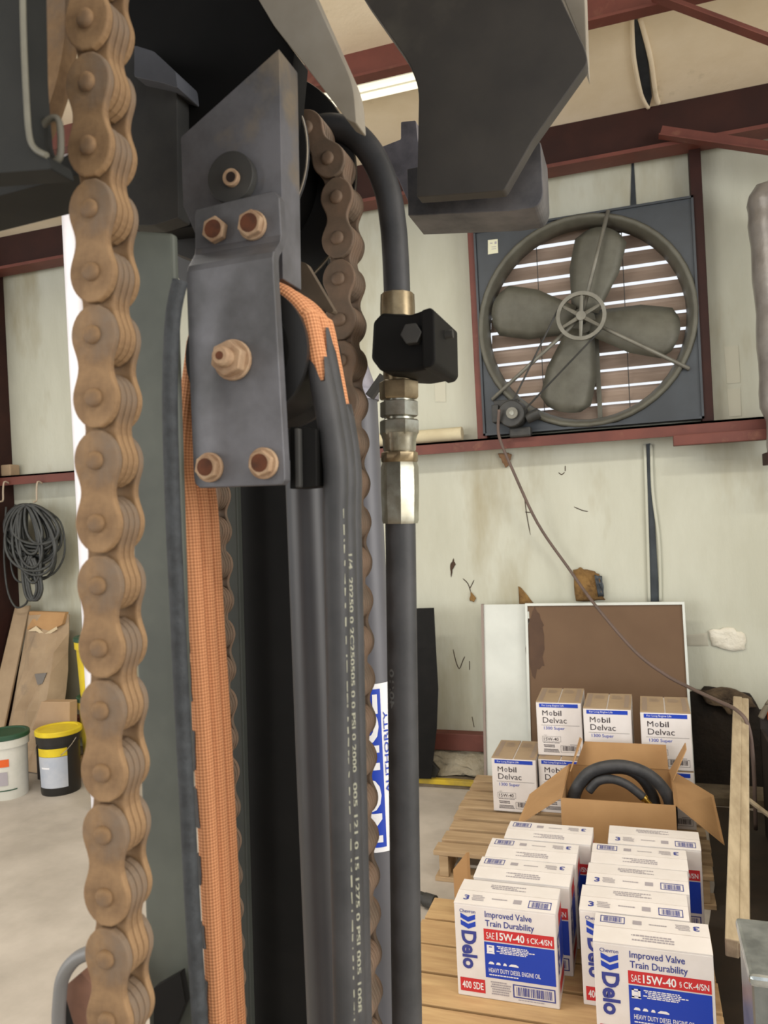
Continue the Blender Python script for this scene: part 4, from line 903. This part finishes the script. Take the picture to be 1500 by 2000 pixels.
# rubber remnants on the nearest left strand
pl = hosepath(0)[0]; left = spline(pl[:6], 14); rnd = random.Random(2)
zz = [(1175, 1280), (1285, 1380), (1405, 1500), (1530, 1610), (1650, 1725), (1790, 1850), (1900, 1990)]
for ya, yb in zz:
    za, zb = PY(385, ya, .347).z, PY(390, yb, .347).z
    pts = [p for p in left if zb <= p.z <= za]
    if len(pts) < 2:
        def at(z):
            for k in range(len(left)-1):
                if min(left[k].z, left[k+1].z) <= z <= max(left[k].z, left[k+1].z):
                    t = (z-left[k].z)/(left[k+1].z-left[k].z); return left[k].lerp(left[k+1], t)
        pts = [at(zb), at((za+zb)/2), at(za)]
    g = G(); vs_ = []; n_ = len(pts); aa = [math.radians(x) for x in (175, 190, 205, 220, 235, 248)]
    for p in pts:
        j = rnd.uniform(-.12, .12)
        for a in aa: vs_.append(p+Vector((math.cos(a+j)*.0058, math.sin(a+j)*.0058, 0)))
    g.add(vs_, [(i*6+k, i*6+k+1, (i+1)*6+k+1, (i+1)*6+k) for i in range(n_-1) for k in range(5)])
    o = g.build('rubber_remnant', m_rubber, mast); sd = o.modifiers.new('thickness', 'SOLIDIFY'); sd.thickness = .0008
# textured hose left of them
pp = [(352, 548), (338, 620), (332, 760), (336, 950), (347, 1200), (361, 1480), (375, 1750), (390, 2000)]
q = [PY(x, y, .306) for x, y in pp]; q = spline(q, 6); q.append(down(q[-2], q[-1], .3))
G().tube(q, 15*scl(350, 1200, .306), 14).build('thin_hose', m_rubber2, mast, smooth=True)['label'] = 'dusty textured thin hose beside the mast rail'
# dark cylinder tube between
q = [PY(596, 900, .43), PY(618, 1480, .43), PY(640, 2000, .43)]; q.append(down(q[1], q[2], .05))
G().tube(q, 40*scl(618, 1480, .43), 24).build('cylinder_tube', mat('satin black tube', (40, 39, 42), (48, 47, 48), 12, .45), mast, smooth='auto')
# big cylinder with notice sticker
q = [PY(694, 780, .58), PY(722, 1330, .58), PY(752, 2000, .58)]; q.append(down(q[1], q[2], .05)); RC = 43*scl(722, 1330, .58)
cyl = G().tube(q, RC, 32).build('lift_cylinder', mat('grey cylinder paint', (92, 92, 98), (84, 84, 88), 9, .45, .1), mast, smooth='auto')
G().tube([q[0]+Vector((0, 0, -.002)), q[0]+Vector((0, 0, .006)), q[0]+Vector((0, 0, .006)), q[0]+Vector((0, 0, .012)), q[0]+Vector((0, 0, .03))], [RC*1.08, RC*1.08, RC*.95, RC*.9, RC*.6], 24).build('cylinder_gland', m_baresteel, mast, smooth='auto')
def oncyl(x, z, R_):                       # x metres around from the side facing the viewer, z height
    t = (z-q[1].z)/(q[2].z-q[1].z); c_ = q[1].lerp(q[2], t); a = x/R_-math.radians(72); return Vector((c_.x+R_*math.cos(a+0), c_.y+R_*math.sin(a), z))
def cylrect(x0, x1, z0, z1, R_, name, mt, par):
    g = G(); vs_ = []; n_ = 10
    for k in range(n_+1):
        x = x0+(x1-x0)*k/n_; vs_ += [oncyl(x, z0, R_), oncyl(x, z1, R_)]
    return g.add(vs_, [(2*k, 2*k+2, 2*k+3, 2*k+1) for k in range(n_)]).build(name, mt, par, smooth=True)
zt, zb = PY(755, 1338, .58-RC).z, PY(755, 1668, .58-RC).z
stk = cylrect(-.02, .030, zb, zt, RC+.0004, 'notice_sticker', m_white, mast); stk['label'] = 'blue and white sticker reading NOTICE'
cylrect(-.019, .0085, zb+.004, zt-.004, RC+.0008, 'blue_panel', m_blue, stk)
def cyltext(s, x0, x1, z0, z1, R_, mt, par, name, bold=.03):
    vs_, fs = glyphs(s, bold); bm = bmesh.new(); bv = [bm.verts.new((x, y, 0)) for x, y in vs_]
    for f in fs:
        try: bm.faces.new([bv[i] for i in f])
        except ValueError: pass
    bmesh.ops.triangulate(bm, faces=bm.faces); bmesh.ops.subdivide_edges(bm, edges=bm.edges, cuts=2, use_grid_fill=True)
    bm.verts.index_update(); g = G(); g.add([oncyl(x1+(x0-x1)*v.co.y, z0+(z1-z0)*v.co.x, R_) for v in bm.verts], [tuple(v.index for v in f.verts) for f in bm.faces]); bm.free()
    return g.build(name, mt, par)
cyltext('NOTICE', -.012, .006, zb+.008, zt-.008, RC+.0012, m_white, stk, 'lettering', .04)
cyltext('AUTHORITY', .0105, .0145, zb+.045, zt-.022, RC+.0010, m_blue, stk, 'small_lettering', .01)

# --- right hose with fittings
YH = .462
hp = [(600, 258), (645, 248), (690, 262), (728, 305), (756, 370), (768, 440), (773, 510), (776, 590)]
rh = 26*scl(770, 500, YH)
G().tube(spline([PY(x, y, YH) for x, y in hp], 8), rh, 20).build('bent_hose', m_rubber, mast, smooth='auto')['label'] = 'black hydraulic hose curving down from the sheave'
AXt, AXb = PY(776, 560, YH), PY(795, 2000, YH)
def ax(y):
    z = PY(785, y, YH).z; t = (z-AXt.z)/(AXb.z-AXt.z); return AXt.lerp(AXb, t)
SH = scl(785, 800, YH)
def turned(name, prof, mt, seg=24, bevel=0, par=mast):
    return G().tube([ax(y) for y, r_ in prof], [r_*SH for y, r_ in prof], seg, phase=.45 if seg < 10 else 0).build(name, mt, par, smooth='auto', bevel=bevel)
turned('upper_ferrule', [(572, 28), (574, 33), (598, 34), (620, 34)], m_brass, 10)
turned('adapter_neck', [(715, 30), (735, 30), (745, 28), (750, 28)], m_brass)
turned('hex_nut', [(744, 36), (746, 39), (776, 39), (780, 36)], m_brass, 6)
turned('hex_nut', [(783, 34), (785, 38), (812, 38), (815, 34)], m_steel, 6)
turned('hex_nut', [(819, 35), (822, 39), (846, 39), (850, 36)], m_steel, 6)
turned('neck', [(776, 29), (822, 29)], m_steel)
turned('swivel_cone', [(846, 37), (858, 33), (878, 32), (882, 30)], m_steel)
turned('crimp_collar', [(880, 29), (884, 36), (900, 36), (904, 33)], m_brass, 8)
turned('crimp_ferrule', [(900, 33), (912, 37), (960, 37.5), (1000, 36), (1016, 36), (1022, 34)], m_steel, 8)
hl = [ax(1015), ax(1500), ax(2000)]; hl.append(down(hl[1], hl[2], .3))
G().tube(hl, 30*SH, 22).build('lower_hose', m_rubber, mast, smooth='auto')['label'] = 'straight black hydraulic hose below the fittings'
# hose print
def hosetext(s, ctr, R_, ang, ya, yb, hgt, mt, name, Y):
    vs_, fs = glyphs(s, .02); za, zb_ = PY(700, ya, Y).z, PY(700, yb, Y).z; g = G(); pts = []
    for x, y in vs_:
        z = za+(zb_-za)*x; c_ = ctr(z); a = ang+(y-.5)*hgt/R_
        pts.append(Vector((c_.x+R_*math.cos(a), c_.y+R_*math.sin(a), z)))
    return g.add(pts, fs).build(name, mt, mast)
def lineat(P0, P1): return lambda z: P0.lerp(P1, (z-P0.z)/(P1.z-P0.z))
m_lay = mat('pale hose print', (158, 158, 140), rough=.7)
pr = hosepath(.0108)[1]; pr0 = hosepath(0)[1]
def alongp(z):
    for k in range(len(pr)-1):
        if pr[k+1].z <= z <= pr[k].z: return pr[k].lerp(pr[k+1], (z-pr[k].z)/(pr[k+1].z-pr[k].z))
    return pr[0] if z > pr[0].z else pr[-1]
hosetext('1/4  20250 0 2C250505 0 0 PSI 0 2000', alongp, .00622, math.radians(-40), 1080, 1500, .0023, m_lay, 'hose_print', .36)
hosetext('005 121 0 15 1275 0 PSI 005 1008', alongp, .00622, math.radians(-40), 1520, 1960, .0023, m_lay, 'hose_print', .36)
g = G(); rnd = random.Random(6)
def alongq(z):
    for k in range(len(pr0)-1):
        if pr0[k+1].z <= z <= pr0[k].z: return pr0[k].lerp(pr0[k+1], (z-pr0[k].z)/(pr0[k+1].z-pr0[k].z))
    return pr0[-1]
z = PY(670, 930, .347).z; zend = PY(690, 1990, .347).z
while z > zend:
    h_ = rnd.uniform(.0008, .006); vs_ = []
    for zz_ in (z, z-h_):
        for a in (-30, -25):
            a_ = math.radians(a+rnd.uniform(-2, 2)); c_ = alongq(zz_); vs_.append((c_.x+.0062*math.cos(a_), c_.y+.0062*math.sin(a_), zz_))
    g.add(vs_, [(0, 1, 3, 2)]); z -= h_+rnd.uniform(.0005, .005)
g.build('worn_print_line', m_lay, mast)['kind'] = 'stuff'
hosetext('40/10', lineat(ax(1015), ax(2000)), 30*SH+.0001, math.radians(-118), 1375, 1300, .004, mat('dim print', (92, 94, 94), rough=.7), 'hose_print', YH)
# clamp
pxplate('clamp_block', [(728, 628), (745, 610), (800, 614), (832, 603), (843, 608), (846, 708), (838, 720), (800, 727), (742, 724), (724, 700)], .430, .05, m_black, mast, rad=6, bevel=.002)
pxplate('clamp_flange', [(822, 606), (840, 600), (848, 606), (850, 706), (843, 716), (826, 720)], .424, .06, m_black, mast, rad=5, bevel=.0015)
cb_ = PY(808, 655, .430); G().tube([cb_+Vector((0, .001, 0)), cb_+Vector((0, -.006, 0))], 20*SH, 6).build('clamp_bolt', m_dark, mast, bevel=.0005)
cb_ = PY(850, 656, .450); G().tube([cb_, cb_+Vector((.006, 0, 0)), cb_+Vector((.006, 0, 0)), cb_+Vector((.011, 0, 0))], [14*SH, 14*SH, 8*SH, 8*SH], 10).build('clamp_nut', m_dark, mast, smooth='auto')
# small cross tube behind
G().tube([PY(722, 775, .53), PY(750, 735, .53)], .004, 8).build('cross_pipe', m_dark, mast)

# --- big bracket at top right
pxplate('carriage_bracket', [(664, -80), (713, 0), (796, 118), (818, 170), (814, 385), (985, 372), (1040, 275), (1149, 122), (1143, 95), (1060, -80)], .50, .012, mat('brown black steel', (68, 64, 59), (54, 51, 48), 14, .65, 0, c3=(84, 80, 72), s3=10, f3=.62), mast, rad=[0, 10, 20, 25, 4, 6, 6, 14, 10, 0])
pxplate('lit_bracket_edge', [(1070, -80), (1140, -80), (1146, 100), (1146, 112)], .512, .035, m_beige, mast)  # side edge of the bracket, painted paler to look lit
pxplate('bracket_shelf', [(795, 330), (1040, 280), (1056, 276), (1061, 382), (1050, 404), (1000, 412), (797, 421)], .530, .042, mat('scuffed grey steel', (106, 104, 106), (70, 70, 74), 30, .5, .3), mast, rad=[2, 2, 6, 16, 16, 4, 2], bevel=.002)
pxplate('welded_stop', [(742, 288), (783, 272), (783, 238), (812, 235), (822, 330), (800, 400), (778, 350)], .545, .012, m_baresteel, mast, rad=3)
# --- near channel at top left
pxplate('carriage_channel', [(-160, -120), (43, -120), (48, 140), (58, 268), (70, 292), (95, 306), (100, 330), (-160, 350)], .228, .012, m_near, mast, rad=[0, 0, 20, 20, 15, 6, 4, 0])
G().tube(spline([PY(x, y, .2275) for x, y in ((43, -100), (46, 60), (51, 180), (57, 262), (68, 290), (92, 304))], 6), .0011, 8).build('channel_edge', mat('dull worn edge', (112, 110, 98), (94, 92, 82), 40, .6), mast, smooth=True)
G().tube(spline([PY(x, y, .236) for x, y in ((66, 268), (88, 240), (106, 230), (116, 240), (119, 275), (117, 305), (106, 318), (90, 318))], 6), .0013, 8).build('bent_strap', mat('grey strap', (96, 92, 80), (80, 77, 68), 20, .6), mast, smooth=True)
pxplate('carriage_bar', [(-160, 318), (104, 316), (150, 292), (166, 296), (164, 338), (-160, 425)], .270, .03, m_near, mast, rad=2)
fc = PY(-250, 0, .282); R3 = 388*scl(-60, 0, .282)*.985
prof = [(.284, .01), (.284, R3*.86), (.279, R3*.87), (.279, R3*.995), (.284, R3), (.290, R3*.97), (.290, .01)]
edge = PY(138, 8, .282); ctr = Vector((edge.x-R3, .282, edge.z))
G().tube([Vector((ctr.x, y, ctr.z)) for y, r_ in prof], [r_ for y, r_ in prof], 72).build('chain_sheave', m_chain, mast, smooth='auto')['label'] = 'rusty tan sheave rim at the upper left'
# --- strap at lower left
q = [PY(x, y, .29) for x, y in ((182, 1858), (150, 1872), (126, 1902), (117, 1945), (116, 2060))]; q.append(q[-1]+Vector((0, 0, -.1)))
g = G(); sp = spline(q, 6)
g.tube(sp, .0032, 10); g.build('guard_strap', mat('grey guard', (118, 118, 118), (100, 100, 100), 12, .5, .2), mast, smooth=True)
pxplate('rusty_block', [(128, 1925), (158, 1900), (190, 1930), (230, 2100), (172, 2100), (128, 1950)], .296, .012, mat('rosy rust', (128, 92, 74), (104, 74, 60), 40, .8), mast, rad=3)
pxplate('guard_plate', [(121, 1940), (172, 2000), (210, 2160), (118, 2160)], .302, .004, m_black, mast)
pxplate('tension_bracket', [(300, 1930), (352, 1900), (362, 1960), (300, 2110)], .308, .004, m_black, mast, rad=2)
